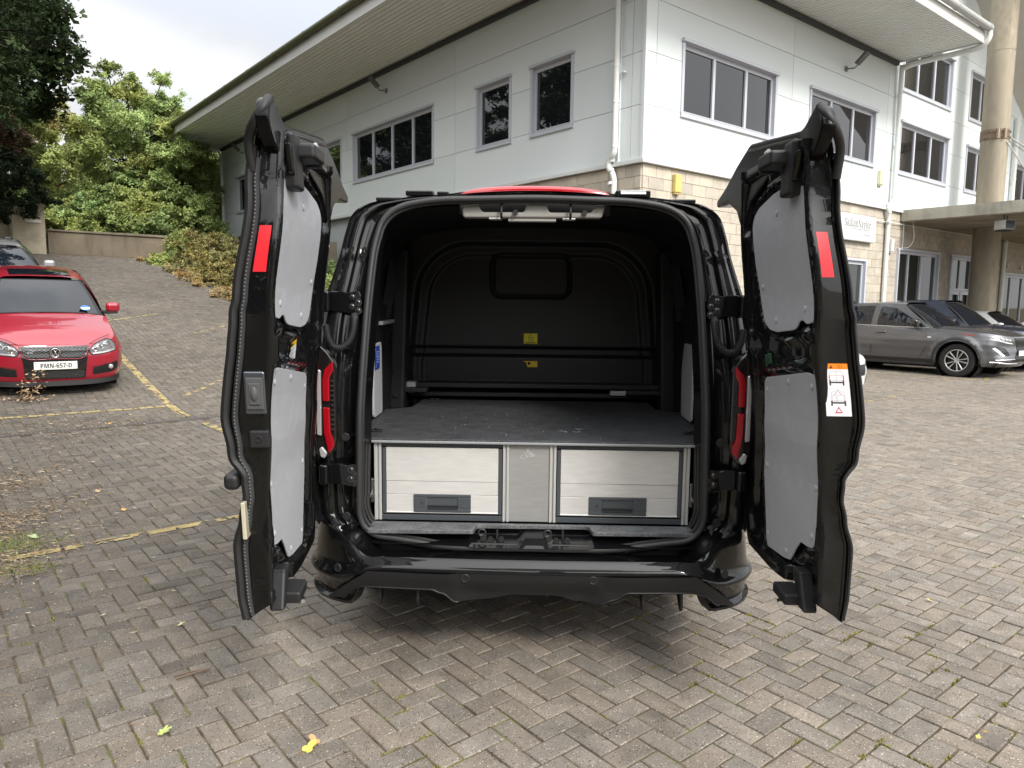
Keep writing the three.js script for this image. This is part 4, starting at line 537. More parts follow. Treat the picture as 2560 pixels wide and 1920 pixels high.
// ------------------------------------------------------------------ the rear doors
{
  const xin = sinterp([.5, .7, 1.0, 1.2, 1.6, 2.0, 2.25], [.020, .020, .017, 0, -.04, -.085, -.105]);          // lean of the inner skin
  const thick = sinterp([.55, .66, .82, .93, 1.0, 1.06, 1.14, 1.27, 1.38, 1.5, 1.6, 1.66, 2.0, 2.15, 2.25], [.10, .112, .115, .088, .072, .078, .128, .148, .146, .142, .135, .122, .10, .09, .07]);
  const uH = sinterp([.5, .62, .75, 1.0, 1.4, 1.6, 2.0, 2.25], [.14, .02, -.03, -.01, .035, .02, .06, .10]), uF = sinterp([.5, .7, 1.0, 1.4, 1.8, 2.05, 2.2], [.86, .845, .815, .83, .845, .81, .805]);
  const up = [[.764, 2.046], [.782, 1.94], [.798, 1.72], [.796, 1.597], [.735, 1.587], [.70, 1.60], [.667, 1.597], [.645, 1.572], [.61, 1.562], [.43, 1.545], [.346, 1.551], [.286, 1.576], [.242, 1.636], [.206, 1.794], [.203, 1.964], [.227, 2.002], [.285, 2.029], [.453, 2.059], [.60, 2.07], [.70, 2.054]];
  const low = [[.225, 1.328], [.255, 1.352], [.517, 1.390], [.719, 1.420], [.792, 1.417], [.800, 1.36], [.777, .838], [.757, .801], [.708, .790], [.640, .785], [.600, .745], [.548, .681], [.479, .666], [.284, .645], [.262, .678], [.198, .953]];
  const inside = (P, x, y) => { let c = false; for (let i = 0, j = P.length - 1; i < P.length; j = i++) if ((P[i][1] > y) !== (P[j][1] > y) && x < (P[j][0] - P[i][0]) * (y - P[i][1]) / (P[j][1] - P[i][1]) + P[i][0]) c = !c; return c; };
  const sd = (P, x, y) => { let d = 9; for (let i = 0, j = P.length - 1; i < P.length; j = i++) { const ax = P[j][0], ay = P[j][1], bx_ = P[i][0] - ax, by = P[i][1] - ay, t = clamp(((x - ax) * bx_ + (y - ay) * by) / (bx_ * bx_ + by * by)); d = Math.min(d, Math.hypot(x - ax - bx_ * t, y - ay - by * t)); } return inside(P, x, y) ? -d : d; };
  const w = (u, v) => {                                  // stampings of the inner skin, depth away from the load
    const du = sd(up, u, v), dl = sd(low, u, v), d = Math.min(du, dl), m = Math.min(u - uH(v), uF(v) - u, v - 0.60, 2.17 - v + 0.0);
    let q = 0.030 * smooth(0.015, 0.055, m);
    q -= 0.020 * Math.exp(-(((d - 0.035) / 0.014) ** 2)) * smooth(-0.01, 0.02, d) * smooth(0.0, 0.05, m);
    q += 0.028 * smooth(1.42, 1.45, v) * smooth(1.56, 1.52, v) * smooth(0.05, 0.12, m) * (0.6 + 0.4 * Math.sin(u * 21 + v * 9)) + 0.016 * Math.sin(u * 44 + 1) * smooth(1.43, 1.46, v) * smooth(1.55, 1.52, v);
    q += 0.05 * smooth(0.08, 0.11, du) * smooth(2.02, 2.07, v + 0.10 * smooth(0.5, 0.2, u)) * smooth(0.005, 0.05, m);
    q += 0.03 * smooth(0.70, 0.66, v) * smooth(0.05, 0.02, Math.abs(u - 0.66) - 0.09);
    q += 0.018 * (1 - smooth(0.012, 0.022, Math.abs(u - (uH(v) + 0.085)))) * smooth(0.72, 0.78, v) * smooth(1.32, 1.26, v);
    q -= 0.014 * Math.exp(-(((u - uH(v) - 0.045) / 0.012) ** 2)) * smooth(0.66, 0.8, v);
    return q;
  };
  const P3 = (u, v, d) => [0.965 + xin(v) + d, v, -0.25 + u];                                    // the right-hand door, wide open
  function makeDoor(side) {
    const d = new THREE.Group(); d.name = 'rear_door'; van.add(d); d.userData.label = side > 0 ? 'right rear door' : 'left rear door';
    const A = (g, soft) => { const p = g.attributes.position; if (side < 0) { for (let i = 0; i < p.count; i++) { const x = p.getX(i) - 0.965, z = p.getZ(i) + 0.25, c = Math.cos(0.0666), s = Math.sin(0.0666); p.setXYZ(i, -0.9535 - x * c + z * s + (0.018 + 0.035 * (1.4 - p.getY(i))) * clamp(z / 0.8, 0, 1.1), p.getY(i), -0.1737 + z * c + x * s); } if (g.index) { const ix = g.index.array; for (let i = 0; i < ix.length; i += 3) { const k = ix[i]; ix[i] = ix[i + 1]; ix[i + 1] = k; } } else { for (const key of ['position', 'uv', 'normal']) { const a = g.attributes[key]; if (!a) continue; const n = a.itemSize, r = a.array; for (let i = 0; i < r.length; i += 3 * n) for (let k = 0; k < n; k++) { const t = r[i + k]; r[i + k] = r[i + n + k]; r[i + n + k] = t; } } } g.computeVertexNormals(); } return soft ? toCreasedNormals(g, soft) : g; };
    // the shell: inner skin, shut face, outer skin, hinge edge, closed at top and bottom
    const v0 = 0.575, v1 = 2.19, NV = 190, nI = 84;
    const loopAt = t => { const v = lerp(v0, v1, t), tk = thick(v), L = [], a = uH(v), b = uF(v), rag = 0.05 * smooth(0.60, 0.545 + 0.0, v);
      for (let i = 0; i <= nI; i++) { const u = lerp(a, b - 0.012, i / nI); L.push([u, v + 0.055 * smooth(0.70, 0.575, v) * smooth(0.3, 0.86, u), w(u, v)]); }
      const rise = 0.055 * smooth(0.70, 0.575, v);
      for (let i = 1; i <= 4; i++) { const q = i / 4 * Math.PI / 2; L.push([b - 0.012 + 0.012 * Math.sin(q), v + rise, 0.012 - 0.012 * Math.cos(q)]); }
      const fz = [[.10, 0], [.30, -.002], [.72, -.002], [.75, .004], [.78, .006], [.81, -.004], [.84, -.004], [.87, .005], [.90, .006], [.93, -.004], [.97, -.004], [1.0, -.008], [1.03, -.02], [1.0, -.035]];
      for (const [f, e] of fz) { const uo = lerp(b, 0.825, f); L.push([uo + e, v + rise * (1 - f) - 0.02 * f * smooth(0.70, 0.575, v), 0.012 + (tk - 0.012) * f]); }
      for (let i = 1; i <= 10; i++) { const u = lerp(0.79, a - 0.01, i / 10); L.push([u, v - 0.02 * smooth(0.70, 0.575, v), tk * (1 - 0.22 * (i / 10) ** 2)]); }
      L.push([a - 0.014, v, tk * 0.5], [a - 0.008, v, 0.012], [a, v, w(a, v)]); return L; };
    const n = loopAt(0.5).length - 1, rows = [...Array(NV + 1)].map((_, j) => loopAt(j / NV));
    const shell = grid(n, NV, (s, t) => { const p = rows[Math.round(t * NV)][Math.round(s * n)]; return P3(p[0], p[1], p[2]); });
    const cap = t => { const L = loopAt(t); return grid(nI, 1, (s, k) => { const i = Math.round(s * nI), p = L[i], j = Math.min(n, nI + 18 + Math.round((1 - s) * 10)), q = L[j]; return k < 0.5 ? P3(p[0], p[1], p[2]) : P3(q[0], q[1], q[2]); }); };
    part('door_shell', merge([A(shell, 0.75), A(cap(0)), A(cap(1))]), M.gloss, d);
    // grey ply panels with rivets
    const panel = (pts, name) => { const g = warp(subdivide(slab(roundPoly(pts, 0.018, 4), 0.006, 0.0012), 0.12), (x, y, z) => P3(x, y, 0.012 + 0.0 - z)); return g; };
    const pu = part('upper_panel', A(warp(subdivide(slab(roundPoly(up, 0.018), 0.006, 0.0012), 0.1), (x, y, z) => P3(x, y, 0.014 - z))), M.ply, d), pl = part('lower_panel', A(warp(subdivide(slab(roundPoly(low, 0.014), 0.006, 0.0012), 0.1), (x, y, z) => P3(x, y, 0.014 - z))), M.ply, d);
    for (const q of [pu.geometry, pl.geometry]) { const p = q.attributes.position; for (let i = 0; i < p.count; i++) q.attributes.uv.setXY(i, p.getZ(i), p.getY(i)); }
    const riv = pts => merge(pts.map(([u, v]) => { const g = new THREE.SphereGeometry(0.0125, 14, 6, 0, 6.3, 0, 1.5); g.scale(1, 0.35, 1); g.rotateZ(Math.PI / 2); const q = P3(u, v, 0.008); g.translate(...q); return g; }));
    part('rivet', A(riv([[.50, 1.985], [.27, 1.72], [.72, 1.64], [.42, 1.59]])), M.ply, pu); part('rivet', A(riv([[.255, 1.30], [.52, 1.365], [.755, 1.375], [.235, .98], [.76, 1.02], [.285, .70], [.745, .84], [.50, .70]])), M.ply, pl);
    // perforated edge strip beside the lower panel
    const ts = []; for (let k = 0; k < 46; k++) { const v = 0.86 + k * 0.0115, u = lerp(.784, .806, (v - .84) / .54); const q = P3(u + 0.004, v, 0.010); ts.push(disc(q[0], q[1], q[2], 0.0028, 0.006, 'x', 8)); } part('edge_rivet', A(merge(ts)), side > 0 ? M.trim : M.aluSat, pl);
    // reflectors
    const tape = (u0, u1, v0_, v1_, name) => grid(2, 6, (s, t) => { const v = lerp(v0_, v1_, t), tk = thick(v), f = lerp(u0, u1, s); return P3(lerp(uF(v), 0.825, f) + 0.0005, v, 0.012 + (tk - 0.012) * f); });
    const tapeTex = new THREE.MeshStandardMaterial({ color: 0xffffff, roughness: 0.35, map: canvasTex(64, 256, (c, W, Hh) => { c.fillStyle = '#d8161f'; c.fillRect(0, 0, W, Hh); c.strokeStyle = '#f0404a'; c.lineWidth = 2; for (let k = -Hh; k < Hh + W; k += 12) { c.beginPath(); c.moveTo(0, k); c.lineTo(W, k + W); c.moveTo(0, k + W); c.lineTo(W, k); c.stroke(); } }) });
    part('reflector', A(tape(side > 0 ? 0.10 : 0.14, side > 0 ? 0.50 : 0.56, side > 0 ? 1.745 : 1.742, side > 0 ? 1.89 : 1.89)), tapeTex, d, 'red reflective strip on the door edge');
    part('reflector', A(grid(1, 6, (s, t) => { const v = lerp(1.73, 1.87, t); return P3(uF(v) - 0.034 + s * 0.02, v, 0.0065 + 0.0 * s); })), M.redTape, d, 'red reflective strip on the door edge');
    // rubber seal down the meeting edge
    const sp = []; for (let k = 0; k <= 60; k++) { const v = lerp(0.57, 2.14, k / 60), f = side > 0 ? 0.97 : 0.98; sp.push(P3(0.83, v, 0.012 + (thick(v) - 0.012) * f)); }
    part('meeting_seal', A(tube(sp, side > 0 ? 0.006 : 0.0155, 160, 8)), M.rubber, d);
    if (side < 0) { const s2 = [], dots = []; for (let k = 0; k <= 60; k++) { const v = lerp(0.58, 2.10, k / 60); s2.push(P3(0.829, v, 0.012 + (thick(v) - 0.012) * 0.74)); } part('seal_strip', A(warp(tube(s2, 0.011, 160, 6), (x, y, z) => [x, y, z])), std([0.028, 0.028, 0.03], 0.7), d); for (let k = 0; k < 120; k++) { const v = lerp(0.6, 2.06, k / 120), q = P3(0.8405, v, 0.012 + (thick(v) - 0.012) * 0.74); dots.push(rb(q[0] - 0.002, q[0] + 0.002, q[1] - 0.0015, q[1] + 0.0015, q[2] - 0.001, q[2] + 0.001, 0.0005, 1)); } part('seal_clip', A(merge(dots)), std([0.25, 0.25, 0.25], 0.5), d); }
    // latches at top and bottom
    const lt = (g) => A(g); const U = (u0, u1, v0_, v1_, d0, d1, r) => { const va = (v0_ + v1_) / 2, x = 0.965 + xin(va); return rb(x + d0, x + d1, v0_, v1_, -0.25 + u0, -0.25 + u1, r); };
    part('upper_latch', merge([lt(warp(U(.66, .76, 2.02, 2.20, -.025, .04, .012), (x, y, z) => [x, y, z - 0.5 * Math.max(0, 2.12 - y) * 0.5])), lt(U(.55, .70, 2.125, 2.175, -.075, .02, .012)), lt(U(.535, .56, 2.115, 2.165, -.065, -.01, .008))]), M.plastic, d, 'black upper latch housing');
    part('lower_latch', merge([lt(warp(U(.63, .70, .56, .69, -.012, .04, .010), (x, y, z) => [x, y, z + 0.5 * Math.max(0, 0.68 - y)])), lt(U(.565, .70, .562, .605, -.06, .02, .010)), lt(U(.55, .58, .568, .597, -.05, 0, .006))]), M.plastic, d, 'black lower latch housing');
    part('latch_pin', merge([lt(rod(P3(.60, 2.18, -.055), P3(.64, 2.18, -.06), 0.008)), lt(rod(P3(.63, .555, -.055), P3(.66, .555, -.06), 0.008))]), M.chrome, d);
    part('corner_bracket', merge([A(slab(roundPoly([[.70, 2.04], [.76, 2.07], [.79, 2.16], [.74, 2.15], [.66, 2.085]], 0.01), 0.02, 0.004, 2).rotateY(-Math.PI / 2).translate(0, 0, 0).applyMatrix4(new THREE.Matrix4().makeTranslation(0.965 + xin(2.1) + 0.0, 0, -0.25)))]), M.gloss, d);
    // spoiler half along the door top
    const prof = [[-.42, 2.145], [-.27, 2.185], [-.09, 2.255], [.10, 2.312], [.70, 2.238], [.745, 2.245], [.845, 2.285], [.895, 2.262], [.925, 2.21], [.90, 2.17], [.84, 2.12], [.45, 2.15], [.16, 2.06], [.06, 1.94], [.0, 1.99], [-.06, 2.05], [-.20, 2.10], [-.42, 2.11]];
    const spG = slab(roundPoly(prof, 0.02), 0.10, 0.014, 3); part('spoiler', A(toCreasedNormals(warp(subdivide(spG, 0.12), (x, y, z) => [0.965 - 0.095 + z * (1 - 0.25 * smooth(0.1, -0.3, x)) * lerp(1, 0.45, smooth(0.55, 0.86, x)) + 0.02 - 0.012 * smooth(0.6, 0.9, x), y, -0.25 + x]), 0.6)), M.spoiler, d);
    part('spoiler_trim', A(tube([[.10, 2.296], [.4, 2.262], [.69, 2.226]].map(p => [0.965 - 0.095 + 0.017, p[1] - 0.015, -0.25 + p[0]]), 0.006, 20, 6)), M.gloss, d);
    part('top_seal', A(merge([tube([[.83, 2.06], [.86, 2.15], [.90, 2.20], [.905, 2.24], [.87, 2.275]].map((p, i) => [0.965 - 0.10 + [0.10, 0.095, 0.06, 0.03, 0.02][i], p[1], -0.25 + p[0]]), 0.015, 30, 8)])), M.rubber, d);
    if (side < 0) { // latch button and striker on the meeting edge, number plate and handle outside
      const f = 0.40, q = P3(0.833, 1.345, 0.012 + (thick(1.345) - 0.012) * 0.30);
      part('latch_plate', A(merge([rb(q[0] - 0.036, q[0] + 0.034, 1.275, 1.418, q[2] - 0.012, q[2] + 0.002, 0.012, 3)])), phys([0.10, 0.11, 0.13], { roughness: 0.2, metalness: 0.6, clearcoat: 1 }), d);
      part('rubber_button', A(merge([rb(q[0] - 0.030, q[0] + 0.026, 1.292, 1.398, q[2], q[2] + 0.008, 0.012, 3), rb(q[0] - 0.020, q[0] + 0.016, 1.308, 1.380, q[2] + 0.006, q[2] + 0.013, 0.010, 3), new THREE.SphereGeometry(0.013, 16, 12).scale(1, 1.9, 0.7).translate(q[0] - 0.002, 1.345, q[2] + 0.012)])), std([0.07, 0.07, 0.072], 0.6), d);
      part('striker_plate', A(merge([rb(q[0] - 0.040, q[0] + 0.022, 1.165, 1.222, q[2] - 0.02, q[2] + 0.014, 0.005), new THREE.TorusGeometry(0.009, 0.003, 6, 16).translate(q[0] - 0.008, 1.195, q[2] + 0.015)])), M.plastic, d);
      part('number_plate', A(rb(1.052, 1.066, 0.86, 0.985, 0.14, 0.62, 0.003)), phys([0.50, 0.46, 0.34], { roughness: 0.2, clearcoat: 1 }), d, 'yellow number plate seen edge on');
      part('handle', A(rb(1.075, 1.125, 1.02, 1.075, 0.46, 0.60, 0.018, 3)), M.plastic, d);
    }
    if (side > 0) {
      const va = 1.375, tk = 0.148;
      part('warning_label', A(grid(2, 4, (s, t) => { const v = lerp(1.285, 1.462, t), f = lerp(0.08, 0.70, s); return [...P3(0.8285, v, 0.012 + (thick(v) - 0.012) * f), s, t]; })), new THREE.MeshStandardMaterial({ roughness: 0.4, map: canvasTex(400, 760, (c, W, Hh) => {
        c.fillStyle = '#d0d0d4'; c.fillRect(0, 0, W, Hh); c.fillStyle = '#e07a18'; c.fillRect(0, 0, W, 82); c.fillStyle = '#1b1208'; c.beginPath(); c.moveTo(100, 70); c.lineTo(160, 70); c.lineTo(130, 18); c.fill(); c.fillStyle = '#f28a1e'; c.fillRect(127, 36, 6, 18); c.fillRect(127, 58, 6, 6); c.strokeStyle = '#4b2a08'; c.lineWidth = 5; c.strokeRect(236, 22, 34, 42); c.strokeRect(270, 22, 34, 42);
        const vanIcon = (y, open) => { c.strokeStyle = '#555'; c.lineWidth = 3; c.beginPath(); c.moveTo(95, y + 130); c.lineTo(100, y + 20); c.lineTo(125, y); c.lineTo(280, y); c.lineTo(305, y + 20); c.lineTo(310, y + 130); c.closePath(); c.stroke(); c.fillStyle = '#333'; c.fillRect(88, y + 150, 230, 22); c.fillRect(84, y + 130, 26, 75); c.fillRect(296, y + 130, 26, 75); if (!open) { c.fillStyle = '#b5485a'; c.fillRect(82, y + 60, 16, 80); c.fillRect(308, y + 60, 16, 80); c.beginPath(); c.moveTo(203, y); c.lineTo(203, y + 150); c.moveTo(105, y + 62); c.lineTo(300, y + 62); c.stroke(); } else { c.strokeRect(110, y + 50, 60, 95); c.strokeRect(185, y + 50, 110, 95); c.strokeStyle = '#b03a50'; c.lineWidth = 7; c.beginPath(); c.moveTo(180, y + 6); c.quadraticCurveTo(170, y + 36, 140, y + 38); c.moveTo(225, y + 6); c.quadraticCurveTo(240, y + 36, 270, y + 38); c.stroke(); } };
        vanIcon(110, false); c.strokeStyle = '#999'; c.lineWidth = 2; c.beginPath(); c.moveTo(25, 362); c.lineTo(375, 362); c.stroke(); c.fillStyle = '#333'; c.font = 'bold 22px sans-serif'; c.textAlign = 'center'; c.fillText('+ 90°', 200, 392); vanIcon(405, true);
        c.strokeStyle = '#b5283f'; c.lineWidth = 13; c.beginPath(); c.moveTo(200, 632); c.lineTo(250, 706); c.lineTo(150, 706); c.closePath(); c.stroke(); c.strokeStyle = '#444'; c.lineWidth = 3; c.beginPath(); c.moveTo(142, 735); c.lineTo(150, 716); c.lineTo(222, 716); c.lineTo(236, 738); c.stroke(); }) }), d);
    } else part('warning_label', A(grid(1, 1, (s, t) => [...P3(lerp(.40, .53, 1 - s), lerp(1.415, 1.50, t) + 0.02 * (1 - s) * -1, 0.0265), s, t])), new THREE.MeshStandardMaterial({ roughness: 0.4, map: canvasTex(160, 220, (c, W, Hh) => { c.fillStyle = '#dfe2e6'; c.fillRect(0, 0, W, Hh); c.fillStyle = '#e2b32a'; c.fillRect(0, 0, W, 52); c.fillStyle = '#222'; c.fillRect(60, 12, 40, 28); c.fillStyle = '#4a5056'; for (let k = 0; k < 9; k++) c.fillRect(14, 66 + k * 16, 132 - (k % 3) * 22, 7); }) }), d);
    if (side > 0) part('green_label', A(grid(1, 1, (s, t) => [...P3(lerp(.21, .29, s), lerp(1.372, 1.44, t) + 0.015 * s, 0.0265), s, t])), new THREE.MeshStandardMaterial({ roughness: 0.4, map: canvasTex(96, 140, (c, W, Hh) => { c.fillStyle = '#0d3a20'; c.fillRect(0, 0, W, Hh); c.strokeStyle = '#a8d4b4'; c.lineWidth = 3; c.strokeRect(4, 4, W - 8, Hh - 8); c.beginPath(); c.moveTo(28, 34); c.lineTo(70, 24); c.lineTo(76, 60); c.lineTo(44, 74); c.lineTo(52, 112); c.stroke(); }) }), d);
    // clips and holes along the hinge side
    part('clip_hole', A(merge([[.13, 1.80], [.10, 1.68]].map(([u, v]) => { const q = P3(u, v, w(u, v)); return rb(q[0] - 0.004, q[0] + 0.004, v - 0.008, v + 0.008, q[2] - 0.009, q[2] + 0.009, 0.001); }))), M.matt, d);
  }
  makeDoor(1); makeDoor(-1);
}

// ------------------------------------------------------------------ drawer unit in the load bay
{
  const D = thing('drawer_unit', 'aluminium two-drawer unit with a dark board top inside the van', 'drawer unit', [0.01, 0.044, -3.05]); D.rotation.x = 0.0135;
  const z = -0.36, zb = -1.62;
  part('top_board', slab(roundPoly([[-0.756, 0.34], [0.766, 0.34], [0.80, 0.40], [0.80, 0.52], [0.86, 0.60], [0.88, 1.25], [0.75, 1.36], [0.74, 1.66], [-0.70, 1.66], [-0.72, 1.32], [-0.86, 1.22], [-0.86, 0.60], [-0.79, 0.52], [-0.79, 0.40]], 0.012), 0.014, 0.002, 2).rotateX(-Math.PI / 2).translate(0, 0.986, 0), M.felt, D);
  part('board_edge', rb(-0.754, 0.764, 0.9795, 0.992, z + 0.008, z + 0.024, 0.004), M.feltEdge, D);
  const sc = []; for (let k = 0; k < 26; k++) { const x = gauss() * 0.35, zz = rr(-1.2, -0.4), r = rr(0.0012, 0.0032); sc.push(new THREE.CylinderGeometry(r, r, 0.0008, 6).translate(x, 1.0006, zz)); } for (let k = 0; k < 4; k++) { const x = rr(0.10, 0.28), zz = rr(-0.75, -0.42); sc.push(tube([[x, 1.0004, zz], [x + rr(-.03, .03), 1.0004, zz + rr(-.03, .03)], [x + rr(-.05, .05), 1.0004, zz + rr(-.05, .05)]], 0.0008, 8, 4)); } part('scuff', merge(sc), std([0.45, 0.45, 0.45], 0.6), D).userData.kind = 'stuff';
  part('lashing_eye', merge([[-0.775, 0.505], [0.79, 0.56], [-0.62, 1.56]].flatMap(([x, zz]) => [rb(x - 0.04, x + 0.04, 1.0, 1.012, -zz - 0.012, -zz + 0.012, 0.004), new THREE.TorusGeometry(0.013, 0.005, 8, 16).rotateX(1.1).translate(x - 0.012, 1.012, -zz), new THREE.TorusGeometry(0.013, 0.005, 8, 16).rotateX(1.1).translate(x + 0.018, 1.012, -zz)])), M.trim, D);
  const posts = []; for (const [a, b] of [[-.745, -.729], [-.723, -.711], [-.134, -.124], [-.116, -.104], [.087, .098], [.106, .118], [.713, .725], [.731, .744]]) posts.push(rb(a, b, 0.602, 0.979, z - 0.03, z + 0.004, 0.002)); for (const [a, b] of [[-.729, -.723], [-.124, -.116], [.098, .106], [.725, .731]]) posts.push(bx(a + 0.0003, b - 0.0003, 0.603, 0.978, z - 0.03, z - 0.006)); part('post', merge(posts), M.aluSat, D);
  part('centre_panel', rb(-0.1035, 0.0865, 0.603, 0.978, z - 0.03, z - 0.004, 0.001), std([0.42, 0.42, 0.415], 0.36, 0.35, { map: T.brushed }), D, 'bare scratched aluminium panel between the drawers');
  const sq = []; for (let k = 0; k < 10; k++) { const x = -0.02 + gauss() * 0.022, y = 0.93 + gauss() * 0.010; sq.push(tube([[x, y, z - 0.0035], [x + gauss() * 0.012, y + gauss() * 0.012, z - 0.0035], [x + gauss() * 0.02, y + gauss() * 0.012, z - 0.0035]], 0.0006, 8, 4)); } part('scratch', merge(sq), M.white, D).userData.kind = 'stuff';
  part('carcass', merge([rb(-0.745, -0.735, 0.60, 0.978, -1.6, z - 0.031, 0.001), rb(0.735, 0.745, 0.60, 0.978, -1.6, z - 0.031, 0.001), rb(-0.70, 0.70, 0.90, 0.978, -1.6, z - 0.20, 0.001), bx(-0.73, 0.73, 0.6, 0.9, -0.9, -0.88)]), M.matt, D);
  for (const [a, b, lab] of [[-0.706, -0.138, 'left drawer front'], [0.122, 0.710, 'right drawer front']]) {
    const g = new THREE.Group(); g.name = 'drawer'; g.userData.label = lab; D.add(g);
    part('drawer_trim', merge([rb(a - 0.003, b + 0.003, 0.960, 0.978, z - 0.02, z - 0.003, 0.002), rb(a - 0.003, b + 0.003, 0.602, 0.628, z - 0.02, z - 0.002, 0.002), rb(a, a + 0.017, 0.634, 0.954, z - 0.02, z, 0.002), rb(b - 0.017, b, 0.634, 0.954, z - 0.02, z, 0.002)]), M.drawerTrim, g);
    part('drawer_shadow_gap', bx(a - 0.003, b + 0.003, 0.628, 0.960, z - 0.045, z - 0.03), M.black, g);
    const fr = [[.793, .955], [.7285, .7915], [.645, .727]].map(([y0, y1], i) => rb(a + 0.0175, b - 0.0175, y0, y1, z - 0.022, z - [0.002, 0.0035, 0.0015][i], 0.0018, 2));
    const lipG = grid(2, 10, (s, t) => { const q = t * Math.PI; return [lerp(a + 0.0175, b - 0.0175, s), 0.641 - 0.0045 * Math.cos(q), z - 0.003 + 0.006 * Math.sin(q)]; });
    part('drawer_front', merge([...fr, lipG]), std([0.70, 0.69, 0.665], 0.42, 0.15, { map: T.brushed }), g);
    const hx = a + (a < 0 ? 0.149 : 0.153), he = hx + 0.272;
    const h = part('handle', merge([rb(hx, he, 0.643, 0.662, z - 0.004, z + 0.006, 0.003), rb(hx, he, 0.716, 0.731, z - 0.004, z + 0.006, 0.003), rb(hx, hx + 0.062, 0.6625, 0.7155, z - 0.004, z + 0.006, 0.003), rb(he - 0.062, he, 0.6625, 0.7155, z - 0.004, z + 0.006, 0.003), rb(hx + 0.063, he - 0.063, 0.676, 0.7155, z - 0.004, z + 0.001, 0.002), ...[hx + 0.040, he - 0.040].map(x => bx(x - 0.0006, x + 0.0006, 0.645, 0.729, z + 0.0045, z + 0.0064))]), M.drawerTrim, g);
    part('grip_recess', merge([grid(1, 4, (s, t) => [lerp(hx + 0.063, he - 0.063, s), lerp(0.678, 0.655, t), z + 0.0006 - 0.001 * t]), rb(hx + 0.063, he - 0.063, 0.656, 0.664, z - 0.002, z + 0.0075, 0.002)]), std([0.012, 0.013, 0.014], 0.6), h);
    part('lock', new THREE.TorusGeometry(0.0055, 0.0012, 6, 16).translate(hx + 0.038, 0.688, z + 0.006), M.trim, h);
  }
  // sill board in front of the drawers
  part('sill_board', slab(roundPoly([[-0.745, 0.338], [0.745, 0.338], [0.76, 0.25], [0.755, 0.236], [0.285, 0.230], [0.272, 0.312], [0.255, 0.320], [-0.235, 0.310], [-0.252, 0.30], [-0.262, 0.226], [-0.74, 0.210], [-0.757, 0.222]], 0.012), 0.02, 0.003, 2).rotateX(-Math.PI / 2).translate(0, 0.582, 0), std([0.50, 0.51, 0.52], 0.5, 0, { map: T.felt, bumpMap: T.felt, bumpScale: 0.0006 }), D);
  part('sill_cap', new THREE.CylinderGeometry(0.058, 0.058, 0.0012, 32).scale(1, 1, 0.55).translate(0.47, 0.6028, -0.29), std([0.12, 0.13, 0.135], 0.6), D);
  part('fixing_bracket', merge([-1, 1].flatMap(s => [rb(s * 0.748, s * 0.775, 0.68, 0.80, -0.50, -0.37, 0.008), disc(s * 0.762, 0.725, -0.365, 0.016, 0.02, 'z', 6), disc(s * 0.762, 0.725, -0.35, 0.008, 0.03)])), M.steel, D);
}

